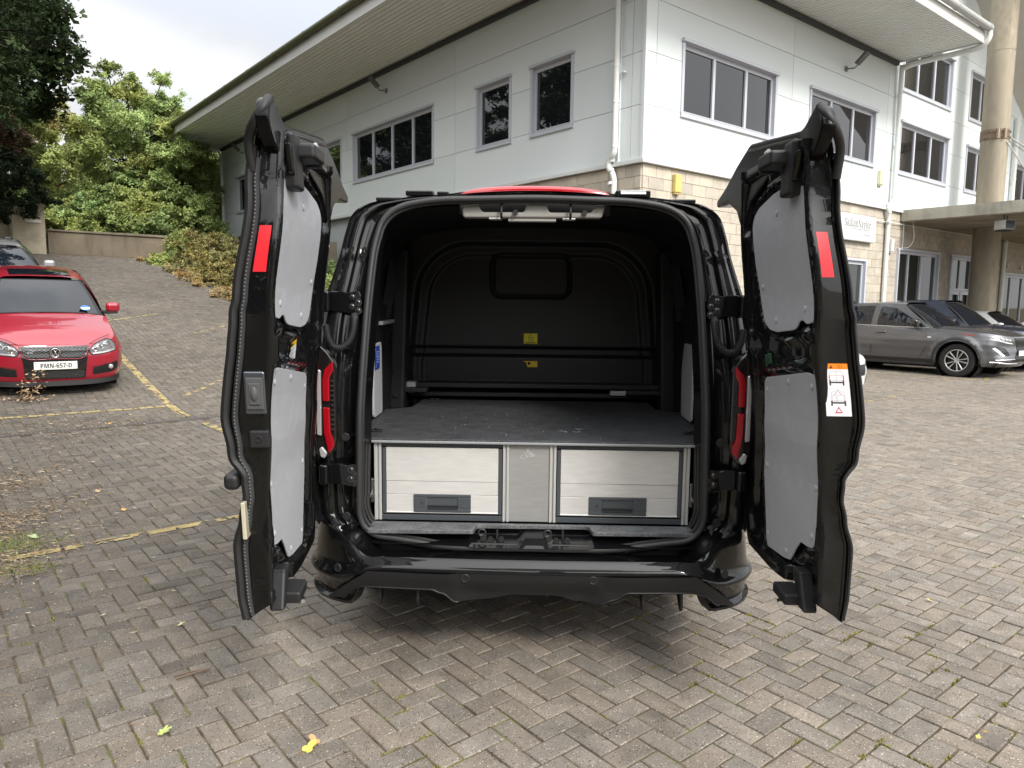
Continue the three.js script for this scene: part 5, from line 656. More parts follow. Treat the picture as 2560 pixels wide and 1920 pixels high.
// ------------------------------------------------------------------ parked cars; local frame: nose at z = 0 looking along +z, ground at y = 0
function buildCar(o) {
  const c = thing('parked_car', o.label, 'car', o.pos, o.turn ?? 0, o.group); if (o.pitch) { c.rotation.order = 'YXZ'; c.rotation.x = o.pitch; }
  const hw = o.W / 2, fx = o.frontAxle, rx = fx + o.wb, R = o.wheelR, pm = phys(o.color, { roughness: 0.4, metalness: o.metal ?? 0, clearcoat: 1, clearcoatRoughness: 0.03 });
  // plan of the body at its widest, from the middle of the nose round to the middle of the tail
  const half = []; for (let k = 0; k <= 26; k++) { const a = k / 26 * Math.PI / 2, x = hw * Math.pow(Math.sin(a), 2 / o.noseN), z = -o.noseD * (1 - Math.pow(Math.cos(a), 2 / o.noseN)); half.push([x * (k === 26 ? 1 : 1), z]); }
  const zs = o.noseD, zt = o.L - o.tailD; for (let k = 1; k <= 70; k++) { const z = lerp(zs, zt, k / 70); half.push([hw * (1 + 0.012 * Math.sin(Math.PI * (z - zs) / (zt - zs)) - 0.05 * smooth(0.7, 1, (z - zs) / (zt - zs))), -z]); }
  const w1 = half[half.length - 1][0]; for (let k = 1; k <= 20; k++) { const a = k / 20 * Math.PI / 2; half.push([w1 * Math.pow(Math.cos(a), 2 / 3.2), -zt - o.tailD * Math.pow(Math.sin(a), 2 / 3.2)]); } half[half.length - 1][0] = 0;
  const full = [...half.slice(1, -1).reverse().map(p => [-p[0], p[1]]), ...half];
  const nn = full.map((p, i) => { const n = full.length, a = full[(i + n - 1) % n], b = full[(i + 1) % n], tx = b[0] - a[0], tz = b[1] - a[1], l = Math.hypot(tx, tz) || 1; return [tz / l, -tx / l]; });
  const yTop = interp(o.top.map(t => t[0]), o.top.map(t => t[1]));                    // height of the upper edge of the flank by distance from the nose
  const insF = sinterp(o.front.map(t => t[0]), o.front.map(t => t[1])), insS = sinterp(o.side.map(t => t[0]), o.side.map(t => t[1])), insB = sinterp([0, .2, .5, .8, 1], [.08, .0, .0, .06, .16]);
  const arch = (z) => { let y = o.sill; for (const a of [fx, rx]) { const d = Math.abs(-z - a); if (d < R + 0.075) y = Math.max(y, R + Math.sqrt((R + 0.075) ** 2 - d * d) * 0.98); } return y; };
  const shellAt = (i, y) => { const p = full[i], n = nn[i], dist = -p[1], yt = yTop(dist), t = (y - o.sill) / (yt - o.sill), f = clamp(-(-n[1])), nose = smooth(0.25, 0.9, Math.abs(n[1])) * (dist < o.L / 2 ? 1 : 0), tail = smooth(0.25, 0.9, Math.abs(n[1])) * (dist > o.L / 2 ? 1 : 0);
    let ins = insS(t) * (1 - nose - tail) + insF(y) * nose + insB(t) * tail; let bulge = 0; for (const a of [fx, rx]) { const d = Math.hypot(dist - a, y - R); bulge += (o.flare ?? 0.02) * smooth(R + 0.24, R + 0.10, d) * (1 - nose - tail); } ins -= bulge; return [p[0] + n[0] * ins, y, p[1] + n[1] * ins]; };
  const NV = 26; const shell = grid(full.length, NV, (s, t) => { const i = Math.round(s * full.length) % full.length, p = full[i]; const side = Math.abs(p[0]) > hw * 0.8 ? 1 : 0, yb = side ? arch(p[1]) : o.sill, yt = yTop(-p[1]); return shellAt(i, lerp(Math.min(yb, yt - 0.03), yt, t)); });
  const body = part('body', toCreasedNormals(shell, 0.9), pm, c);
  const frontZ = (x, y) => { let best = null; for (let i = 0; i < full.length - 1; i++) { const a = shellAt(i, y), b = shellAt(i + 1, y); if (a[2] < -o.L * 0.35) continue; if ((a[0] - x) * (b[0] - x) <= 0 && a[0] !== b[0]) { const z = lerp(a[2], b[2], (x - a[0]) / (b[0] - a[0])); if (best === null || z > best) best = z; } } return best ?? -o.noseD; };
  const sideX = (dist, y) => { let best = 0; for (let i = 0; i < full.length - 1; i++) { const a = full[i], b = full[i + 1]; if (a[0] < 0) continue; if ((-a[1] - dist) * (-b[1] - dist) <= 0 && a[1] !== b[1]) { const q = shellAt(i, y); best = Math.max(best, q[0]); } } return best; };
  // upper edge points, for the bonnet and the glasshouse
  const edgeX = dist => sideX(Math.min(Math.max(dist, 0.03), o.L - 0.03), yTop(dist));
  const zN = frontZ(0, yTop(0.1)), nosePts = full.map((p, i) => shellAt(i, yTop(-p[1]))).filter(q => q[0] >= 0 && q[2] > -o.cowl - 0.05).sort((a, b) => b[2] - a[2]);
  const xAt = z => { let x = 0; for (let i = 0; i < nosePts.length - 1; i++) if (z <= nosePts[i][2] && z >= nosePts[i + 1][2]) return lerp(nosePts[i][0], nosePts[i + 1][0], (nosePts[i][2] - z) / (nosePts[i][2] - nosePts[i + 1][2] || 1)); return z > nosePts[0][2] ? 0 : nosePts[nosePts.length - 1][0]; };
  const yE = z => { for (let i = 0; i < nosePts.length - 1; i++) if (z <= nosePts[i][2] && z >= nosePts[i + 1][2]) return lerp(nosePts[i][1], nosePts[i + 1][1], (nosePts[i][2] - z) / (nosePts[i][2] - nosePts[i + 1][2] || 1)); return nosePts[nosePts.length - 1][1]; };
  const z0 = nosePts[0][2];
  part('bonnet', grid(28, 34, (s, t) => { const z = lerp(z0, -o.cowl, Math.pow(t, 1.6)), xe = xAt(z), k = s * 2 - 1, x = xe * k, far = (z0 - z) / (z0 + o.cowl); const cr = (o.crown ?? 0.07) * Math.pow(smooth(0, 0.35, far), 0.8) + 0.0; let y = yE(z) + cr * (1 - Math.pow(Math.abs(k), 2.4)); if (o.crease) y += o.crease * Math.exp(-(((Math.abs(k) - 0.62) / 0.06) ** 2)) * smooth(0.05, 0.3, far); return [x, y, z]; }), pm, c);
  // glasshouse
  const rz0 = o.roofF, rz1 = o.roofR, beltF = o.cowl, yc = d => yTop(d), rw0 = o.roofW * 0.94, rw1 = o.roofW, yr = d => o.H - 0.035 - 0.05 * Math.pow(clamp((rz0 + 0.5 - d) / 0.9), 2) - (o.roofDrop ?? 0.05) * Math.pow(clamp((d - rz0 - 0.4) / (rz1 - rz0 - 0.4)), 2);
  const bw0 = edgeX(beltF) - 0.03, wz = (s) => 0.16 * (1 - (s * 2 - 1) ** 2);
  const cowlY = yTop(beltF) + (o.crown ?? 0.07) * 0.9;
  const screen = (s, t) => { const k = s * 2 - 1, x = lerp(bw0, rw0 - 0.02, t) * k, y = lerp(yTop(beltF) + (cowlY - yTop(beltF)) * (1 - k * k), yr(rz0) - 0.004 - 0.02 * k * k, t) + 0.05 * Math.sin(t * Math.PI) * 0.6, z = lerp(-beltF - 0.10 + wz(s) * 0.9, -rz0 + wz(s) * 0.5, t); return [x, y, z]; };
  part('windscreen', grid(24, 14, (s, t) => screen(lerp(0.035, 0.965, s), lerp(0.02, 0.965, t))), M.carGlass, c);
  part('windscreen_surround', grid(24, 14, (s, t) => { const q = screen(s, t); return [q[0], q[1] - 0.006, q[2] - 0.006]; }), M.trim, c);
  part('roof', grid(24, 24, (s, t) => { const k = s * 2 - 1, d = lerp(rz0, rz1, t), x = lerp(rw0, rw1, Math.sin(Math.min(t * 2, 1) * 1.57) * (1 - 0.0 * t)) * (1 - 0.10 * smooth(0.6, 1, t)) * k; return [x, yr(d) + 0.035 * (1 - Math.pow(Math.abs(k), 2.6)) - 0.035 * smooth(0.86, 1, Math.abs(k)), -d + wz(s) * 0.5 * (1 - t)]; }), pm, c);
  if (o.sunroof) part('sunroof', grid(10, 8, (s, t) => { const k = (s * 2 - 1) * 0.74, d = lerp(rz0 + 0.10, rz0 + 0.72, t), x = rw0 * k; return [x, yr(d) + 0.035 * (1 - Math.pow(Math.abs(k), 2.6)) + 0.004, -d + wz((k + 1) / 2) * 0.5 * (1 - t * 0.3)]; }), M.carGlass, c);
  const bR = d => edgeX(d) - 0.02, tail = o.tailGlass, ty = yTop(tail);
  part('rear_window', grid(16, 8, (s, t) => { const k = s * 2 - 1, xb = bR(tail) * 0.9, xr = rw1 * 0.86, x = lerp(xr, xb, t) * k; return [x, lerp(yr(rz1) - 0.02, ty + 0.02, t), -lerp(rz1, tail + 0.05, t) - 0.06 * (1 - k * k)]; }), M.carGlass, c);
  if (o.spoiler) part('roof_spoiler', grid(16, 4, (s, t) => { const k = s * 2 - 1; return [k * rw1 * 0.9, yr(rz1) + 0.03 * (1 - k * k) - 0.04 * t * t, -rz1 - 0.22 * t - 0.03 * (1 - k * k)]; }), pm, c);
  const sidePt = (sgn, s, t) => { const df = lerp(beltF + 0.07, rz0 + 0.02, t), dr = lerp(tail, rz1 - 0.02, t), d = lerp(df, dr, s), db = lerp(beltF + 0.07, tail, s), y = lerp(yTop(db) - 0.01, yr(d) - 0.012, t), x = lerp(bR(db) + 0.012, lerp(rw0, rw1, smooth(0, 0.4, s)) * (1 - 0.08 * smooth(0.7, 1, s)), t) + 0.035 * Math.sin(t * Math.PI); return [sgn * x, y, -d]; };
  const find = (sgn, d, y) => { let s = 0.5, t = 0.5; for (let k = 0; k < 12; k++) { const q = sidePt(1, s, t), e = 1e-3, qs = sidePt(1, s + e, t), qt = sidePt(1, s, t + e), a = -(qs[2] - q[2]) / e, b = -(qt[2] - q[2]) / e, cc = (qs[1] - q[1]) / e, dd = (qt[1] - q[1]) / e, r1 = d + q[2], r2 = y - q[1], det = a * dd - b * cc || 1e-6; s = clamp(s + (r1 * dd - b * r2) / det, -0.1, 1.1); t = clamp(t + (a * r2 - cc * r1) / det, -0.1, 1.1); } const q = sidePt(1, s, t); return [sgn * (q[0]), q[1], q[2]]; };
  for (const sgn of [-1, 1]) {
    part('cabin_side', grid(24, 10, (s, t) => sidePt(sgn, sgn > 0 ? s : s, t)), pm, c);
    for (const g of o.glass) part('side_window', (() => { const q = warp(subdivide(new THREE.ShapeGeometry(roundPoly(g, 0.03)), 0.16), (x, y) => { const r = find(sgn, x, y); return [r[0] + sgn * 0.006, r[1], r[2]]; }); return q; })(), M.carGlass, c);
    if (o.chrome) part('window_trim', tube(o.chrome.map(([x, y]) => { const r = find(sgn, x, y); return [r[0] + sgn * 0.010, r[1], r[2]]; }), 0.009, 60, 6), M.chrome, c);
    // mirror
    const mx = bR(o.mirror[0]), m = part('door_mirror', rb(sgn * (mx + 0.05), sgn * (mx + 0.25), o.mirror[1], o.mirror[1] + 0.155, -o.mirror[0] - 0.05, -o.mirror[0] + 0.09, 0.055, 4), o.mirrorMat ?? pm, c); part('mirror_foot', merge([rb(sgn * (mx - 0.03), sgn * (mx + 0.13), o.mirror[1] - 0.03, o.mirror[1] + 0.025, -o.mirror[0] - 0.03, -o.mirror[0] + 0.05, 0.012), rb(sgn * (mx + 0.06), sgn * (mx + 0.22), o.mirror[1] - 0.022, o.mirror[1] + 0.01, -o.mirror[0] - 0.03, -o.mirror[0] + 0.07, 0.01)]), M.trim, m);
    // shut lines and handle
    const line = (pts, r = 0.004) => tube(pts.map(([d, y]) => [sgn * (sideX(d, y) + 0.0005), y, -d]), r, 40, 5);
    const dl = []; for (const d of o.doors) dl.push(line([[d[0], yTop(d[0]) - 0.01], [d[0] + (d[1] ?? 0), 0.62], [d[0] + (d[2] ?? d[1] ?? 0), o.sill + 0.12]])); part('door_gap', merge(dl), M.black, c);
    for (const h of o.handles ?? []) part('door_handle', rb(sgn * (sideX(h[0], h[1]) - 0.005), sgn * (sideX(h[0], h[1]) + 0.04), h[1] - 0.018, h[1] + 0.018, -h[0] - 0.11, -h[0] + 0.11, 0.016, 3), pm, c);
    if (o.cladding) { for (const a of [fx, rx]) part('arch_trim', grid(40, 4, (s, t) => { const an = lerp(-0.12, Math.PI + 0.12, s), r = lerp(R + 0.065, R + 0.15, t), d = a - Math.cos(an) * r, y = Math.max(R + Math.sin(an) * r, o.sill); return [sgn * (sideX(clamp(d, 0.05, o.L - 0.05), Math.min(y, yTop(d) - 0.02)) + 0.008 - (t === 0 ? 0.03 : 0)), y, -d]; }), o.claddingMat ?? M.trim, c); part('sill_trim', grid(30, 4, (s, t) => { const d = lerp(fx + R + 0.1, rx - R - 0.1, s), y = lerp(o.sill - 0.04, o.sill + 0.10, t); return [sgn * (sideX(d, Math.max(y, o.sill)) + 0.012 - 0.02 * (1 - t)), y, -d]; }), o.claddingMat ?? M.trim, c); }
    for (const a of [fx, rx]) {
      part('wheel_well', merge([new THREE.CylinderGeometry(R + 0.09, R + 0.09, 0.30, 28, 1, true).rotateZ(Math.PI / 2).translate(sgn * (hw - 0.19), R, -a), disc(sgn * (hw - 0.33), R, -a, R + 0.09, 0.01, 'x', 28)]), new THREE.MeshStandardMaterial({ color: lin(0.006, 0.006, 0.006), roughness: 0.9, side: THREE.DoubleSide }), c);
      const W = new THREE.Group(); W.name = 'wheel'; W.position.set(sgn * (hw - 0.115), R, -a); c.add(W); const rr_ = R * 0.66, tp = [[R * 0.66, -0.10], [R * 0.72, -0.112], [R * 0.90, -0.115], [R * 0.975, -0.10], [R, -0.075], [R, 0.075], [R * 0.975, 0.10], [R * 0.90, 0.115], [R * 0.72, 0.112], [R * 0.66, 0.10]];
      part('tyre', new THREE.LatheGeometry(tp.map(p => V2(p[0], p[1])), 44).rotateZ(Math.PI / 2), M.tyre, W);
      const sp = [new THREE.TorusGeometry(rr_ - 0.008, 0.011, 8, 44).rotateY(Math.PI / 2).translate(sgn * 0.098, 0, 0), disc(sgn * 0.075, 0, 0, rr_ * 0.2, 0.03, 'x', 20)];
      for (let k = 0; k < 5; k++) for (const e of [-1, 1]) { const an = k * 1.2566 + 0.31, q = slab(roundPoly([[-0.008, 0.03], [0.008, 0.03], [0.030, rr_ - 0.008], [0.0, rr_ - 0.004]].map(p => [p[0] * e + e * (0.006 + 0.035 * p[1] / rr_), p[1]]), 0.006), 0.022, 0.004).rotateY(Math.PI / 2).rotateX(an).translate(sgn * 0.082 - 0.011, 0, 0); sp.push(q); }
      part('rim', merge(sp), o.rim ?? std([0.55, 0.55, 0.55], 0.3, 0.7), W); part('brake', merge([disc(sgn * 0.02, 0, 0, rr_ * 0.92, 0.01, 'x', 30), new THREE.CylinderGeometry(rr_, rr_, 0.19, 40, 1, true).rotateZ(Math.PI / 2)]), new THREE.MeshStandardMaterial({ color: lin(0.012, 0.012, 0.013), roughness: 0.6, side: THREE.DoubleSide }), W);
    }
  }
  part('underbody', merge([rb(-hw + 0.16, hw - 0.16, o.sill - 0.02, o.sill + 0.10, -o.L + 0.35, -0.25, 0.03), bx(-hw + 0.36, hw - 0.36, o.sill + 0.1, 0.8, -o.L + 0.4, -0.4)]), M.black, c);
  const drape = (pts, off, max = 0.07, r = 0.02) => warp(subdivide(new THREE.ShapeGeometry(roundPoly(pts, r)), max), (x, y) => [x, y, frontZ(x, y) + off]);
  const mir = pts => pts.map(p => [-p[0], p[1]]).reverse();
  return { c, body, pm, drape, mir, frontZ, sideX, hw, shellAt };
}
const lampGlass = phys([0.20, 0.21, 0.22], { roughness: 0.08, metalness: 0.25, clearcoat: 1 });
const plateTex = (txt, bg) => canvasTex(520, 112, (c, w, h) => { c.fillStyle = bg; c.fillRect(0, 0, w, h); c.fillStyle = '#15161a'; c.font = 'bold 92px sans-serif'; c.textAlign = 'center'; c.save(); c.translate(w / 2 + 4, 89); c.scale(0.80, 1); c.fillText(txt, 0, 0); c.restore(); c.beginPath(); c.arc(18, 16, 5, 0, 7); c.arc(w - 18, 16, 5, 0, 7); c.fill(); });
const honey = (() => { const t = canvasTex(256, 256, (c, w, h) => { c.fillStyle = '#8b8d90'; c.fillRect(0, 0, w, h); c.fillStyle = '#030303'; for (let j = -1; j < 9; j++) for (let i = -1; i < 5; i++) { const x = i * 64 + (j % 2 ? 32 : 0), y = j * 32; c.beginPath(); for (const [a, b] of [[-22, 0], [-12, -12], [12, -12], [22, 0], [12, 12], [-12, 12]]) c.lineTo(x + 32 + a, y + 16 + b); c.fill(); } }); t.wrapS = t.wrapT = THREE.RepeatWrapping; return t; })();

// red hot hatch on the ramp
{
  const [gx, gz] = [-6.74, -10.19], o = { label: 'red hatchback with a honeycomb grille and white number plate on the ramp', pos: [gx, H(gx, gz) + 0.0, gz], turn: 0.66, pitch: 0.165, L: 4.216, W: 1.76, H: 1.47, wb: 2.578, frontAxle: 0.87, wheelR: 0.315, noseD: 0.52, noseN: 2.75, tailD: 0.35, sill: 0.17, color: [0.30, 0.004, 0.020], flare: 0.025,
    top: [[0, 0.735], [0.12, 0.75], [0.35, 0.80], [0.6, 0.85], [1.0, 0.90], [1.32, 0.94], [2.4, 0.97], [3.6, 1.02], [4.0, 0.98], [4.3, 0.95]], front: [[0.15, 0.10], [0.22, 0.03], [0.30, 0.01], [0.45, 0.0], [0.56, 0.005], [0.66, 0.03], [0.74, 0.08], [0.85, 0.14]], side: [[0, 0.07], [0.15, 0.03], [0.4, 0.0], [0.62, 0.0], [0.72, 0.015], [0.9, 0.05], [1, 0.085]],
    cowl: 1.26, crown: 0.065, roofF: 1.98, roofR: 3.55, roofW: 0.60, roofDrop: 0.06, tailGlass: 3.95, sunroof: true, spoiler: true,
    glass: [[[1.62, 1.0], [2.15, 1.36], [2.62, 1.40], [2.64, 1.0]], [[2.74, 1.0], [2.72, 1.40], [3.4, 1.36], [3.62, 1.06]]], doors: [[1.42, 0.0, 0.06], [2.69, 0.02, 0.02]], handles: [[2.5, 0.86]], mirror: [1.50, 0.965] };
  const b = buildCar(o), { c, drape, mir, frontZ } = b;
  for (const sgn of [1, -1]) { const s = p => sgn > 0 ? p : mir(p), hl = part('headlight', drape(s([[.43, .665], [.475, .715], [.56, .765], [.65, .79], [.72, .775], [.77, .72], [.785, .655], [.775, .625], [.62, .605], [.455, .60]]), 0.006), lampGlass, c);
    part('lamp_rim', tube(s([[.43, .665], [.475, .715], [.56, .765], [.65, .79], [.72, .775], [.77, .72], [.785, .655], [.775, .625], [.62, .605], [.455, .60], [.43, .63]]).map(p => [p[0], p[1], frontZ(p[0], p[1]) + 0.006]), 0.006, 50, 5, true), M.trim, hl);
    part('lamp_lens', merge([[.66, .705, .058], [.55, .680, .044], [.49, .665, .030]].flatMap(([x, y, r]) => { const z = frontZ(sgn * x, y) + 0.008, ry = sgn * 0.55; return [new THREE.TorusGeometry(r, 0.010, 8, 24).rotateY(ry).translate(sgn * x, y, z)]; })), M.chrome, hl); part('lamp_bulb', merge([[.66, .705, .046], [.55, .680, .032]].map(([x, y, r]) => { const z = frontZ(sgn * x, y) + 0.004; return new THREE.SphereGeometry(r, 16, 10).scale(1, 1, 0.4).rotateY(sgn * 0.55).translate(sgn * x, y, z); })), phys([0.35, 0.36, 0.38], { roughness: 0.06, metalness: 0.5, clearcoat: 1 }), hl);
    part('indicator_strip', drape(s([[.47, .605], [.62, .610], [.77, .630], [.772, .650], [.62, .633], [.47, .627]]), 0.010), M.clearLens, hl);
    const iv = part('side_intake', drape(s([[.455, .305], [.47, .405], [.79, .465], [.815, .44], [.80, .345], [.70, .31]]), 0.006), M.satin, c); for (let k = 0; k < 1; k++) { const z = frontZ(sgn * 0.70, .40); part('fog_lamp', merge([new THREE.TorusGeometry(0.042, 0.010, 8, 24).rotateY(sgn * 0.35).translate(sgn * .70, .395, z + 0.012)]), M.plastic, iv); part('fog_lens', new THREE.SphereGeometry(0.036, 16, 10).scale(1, 1, 0.5).translate(sgn * .70, .395, z + 0.008), M.clearLens, iv); }
    const net = []; for (let k = 0; k < 7; k++) net.push(tube([.46, .55, .65, .75, .80].map((x, i) => [sgn * x, .325 + k * 0.017 + (i * 0.008), frontZ(sgn * x, .36) + 0.010]), 0.0025, 10, 4)); part('intake_mesh', merge(net), M.trim, iv);
  }
  part('grille_surround', drape([[-.43, .725], [.43, .725], [.415, .64], [.385, .50], [.37, .30], [.36, .265], [-.36, .265], [-.37, .30], [-.385, .50], [-.415, .64]], 0.007, 0.06), phys([0.006, 0.006, 0.007], { roughness: 0.2, clearcoat: 1 }), c);
  const gm = pts => { const g = drape(pts, 0.012, 0.05, 0.03), p = g.attributes.position; for (let i = 0; i < p.count; i++) g.attributes.uv.setXY(i, p.getX(i) / 0.21, p.getY(i) / 0.15); return g; }, hm = new THREE.MeshStandardMaterial({ map: honey, roughness: 0.4, metalness: 0.2, color: 0x8a8a8a });
  const gr = part('grille', gm([[-.405, .715], [.405, .715], [.37, .61], [.33, .575], [-.33, .575], [-.37, .61]]), hm, c, 'upper honeycomb grille'); part('grille', gm([[-.355, .385], [.355, .385], [.345, .31], [.32, .278], [-.32, .278], [-.345, .31]]), hm, c, 'lower honeycomb grille');
  part('grille_line', tube([[-.415, .715], [-.38, .61], [-.335, .565], [0, .562], [.335, .565], [.38, .61], [.415, .715]].map(p => [p[0], p[1], frontZ(p[0], p[1]) + 0.012]), 0.005, 50, 6), b.pm, gr);
  const ez = frontZ(0, .645) + 0.022; const em = part('badge', disc(0, .645, ez, 0.078, 0.02, 'z', 32), M.plastic, c, 'round silver badge with two stacked letters');
  part('badge_ring', new THREE.TorusGeometry(0.062, 0.008, 8, 36).translate(0, .645, ez + 0.010), M.chrome, em);
  const stroke = pts => merge(pts.slice(1).map((p, i) => rod([pts[i][0], pts[i][1], ez + 0.012], [p[0], p[1], ez + 0.012], 0.0065, 0.0065, 6))); part('badge_letters', merge([stroke([[-.024, .700], [0, .652], [.024, .700]]), stroke([[-.053, .672], [-.026, .596], [0, .648], [.026, .596], [.053, .672]])]), M.chrome, em);
  part('grille_badge', new THREE.PlaneGeometry(0.125, 0.034).translate(-.30, .650, frontZ(-.3, .65) + 0.022), new THREE.MeshStandardMaterial({ transparent: true, alphaTest: 0.4, metalness: 0.3, roughness: 0.3, map: canvasTex(200, 56, (x, w, h) => { x.clearRect(0, 0, w, h); x.fillStyle = '#e4e6e8'; x.font = 'bold 50px sans-serif'; x.textAlign = 'center'; x.setTransform(1.35, 0, 0, 1, -35, 0); x.fillText('GTI', 100, 46); }) }), gr);
  const pz = frontZ(0, .47) + 0.026; const np = part('number_plate', rb(-.262, .262, .412, .524, pz - 0.01, pz, 0.004), M.white, c); part('plate_face', new THREE.PlaneGeometry(0.516, 0.108).translate(0, .468, pz + 0.001), new THREE.MeshStandardMaterial({ roughness: 0.4, map: plateTex('PMN-657-D', '#e9e9e6') }), np);
  part('lip', grid(50, 4, (s, t) => { const x = lerp(-.85, .85, s), y = lerp(.235, .165, t); return [x, y, frontZ(x, .24) + 0.012 + 0.02 * t]; }), M.trim, c);
  const wp = (a, bb) => { const pts = [a, [(a[0] + bb[0]) / 2, (a[1] + bb[1]) / 2 + 0.006, (a[2] + bb[2]) / 2 + 0.012], bb]; return tube(pts, 0.009, 12, 6); };
  part('wiper', merge([wp([0.52, 0.985, -1.26], [-0.12, 1.005, -1.22]), wp([-0.10, 1.005, -1.215], [-0.62, 0.975, -1.28])]), M.trim, c);
  part('permit_disc', new THREE.CircleGeometry(0.055, 24).scale(1.2, 1, 1).rotateX(-0.95).rotateY(0.25).translate(0.53, 1.055, -1.325), new THREE.MeshStandardMaterial({ roughness: 0.4, map: canvasTex(64, 64, (x, w, h) => { x.fillStyle = '#2f6fc4'; x.fillRect(0, 0, w, h); x.fillStyle = '#cfe2f5'; x.fillRect(0, 26, w, 12); x.fillRect(0, 46, w, 6); }) }), c);
  part('bonnet_gap', merge([1, -1].map(s => tube([[s * .43, .742], [s * .55, .79], [s * .66, .815], [s * .72, .83]].map(p => [p[0], p[1], frontZ(p[0], Math.min(p[1], .80)) - (p[1] - .74) * 0.9 + 0.002]), 0.004, 20, 5))), M.black, c);
}
// two cars further up the ramp
{
  const base = { L: 4.5, W: 1.8, H: 1.45, wb: 2.65, frontAxle: 0.9, wheelR: 0.32, noseD: 0.5, noseN: 2.7, tailD: 0.4, sill: 0.2, flare: 0.02, top: [[0, 0.74], [0.4, 0.82], [1.0, 0.90], [1.35, 0.95], [2.4, 0.98], [3.6, 1.02], [4.2, 0.98], [4.6, 0.95]], front: [[0.15, 0.10], [0.3, 0.02], [0.5, 0.0], [0.66, 0.03], [0.8, 0.10]], side: [[0, 0.07], [0.2, 0.02], [0.5, 0.0], [0.75, 0.02], [1, 0.09]], cowl: 1.3, crown: 0.065, roofF: 2.05, roofR: 3.6, roofW: 0.58, tailGlass: 4.1, glass: [[[1.7, 1.02], [2.2, 1.34], [2.7, 1.38], [2.72, 1.02]], [[2.82, 1.02], [2.8, 1.38], [3.4, 1.34], [3.7, 1.08]]], doors: [[1.5, 0, 0.06], [2.78, 0, 0]], mirror: [1.6, 0.98] };
  let [x, z] = toW(7.25, -9.4); const a = buildCar({ ...base, H: 1.38, label: 'silver topped car with a dark windscreen parked just behind the red hatchback', pos: [x, H(x, z), z], turn: 0.70, pitch: 0.172, color: [0.34, 0.345, 0.35], metal: 0.3 });
  part('aerial', merge([rod([0.12, 1.39, -3.3], [0.12, 1.88, -3.5], 0.004), new THREE.ConeGeometry(0.03, 0.06, 12).translate(0.12, 1.38, -3.3)]), M.trim, a.c);
  [x, z] = toW(10.9, -9.75); buildCar({ ...base, H: 1.5, mirror: [1.6, 1.0], mirrorMat: M.satin, label: 'silver car with a black door mirror, third in the line up the ramp', pos: [x, H(x, z), z], turn: 0.72, pitch: 0.172, color: [0.36, 0.365, 0.37], metal: 0.3 });
}
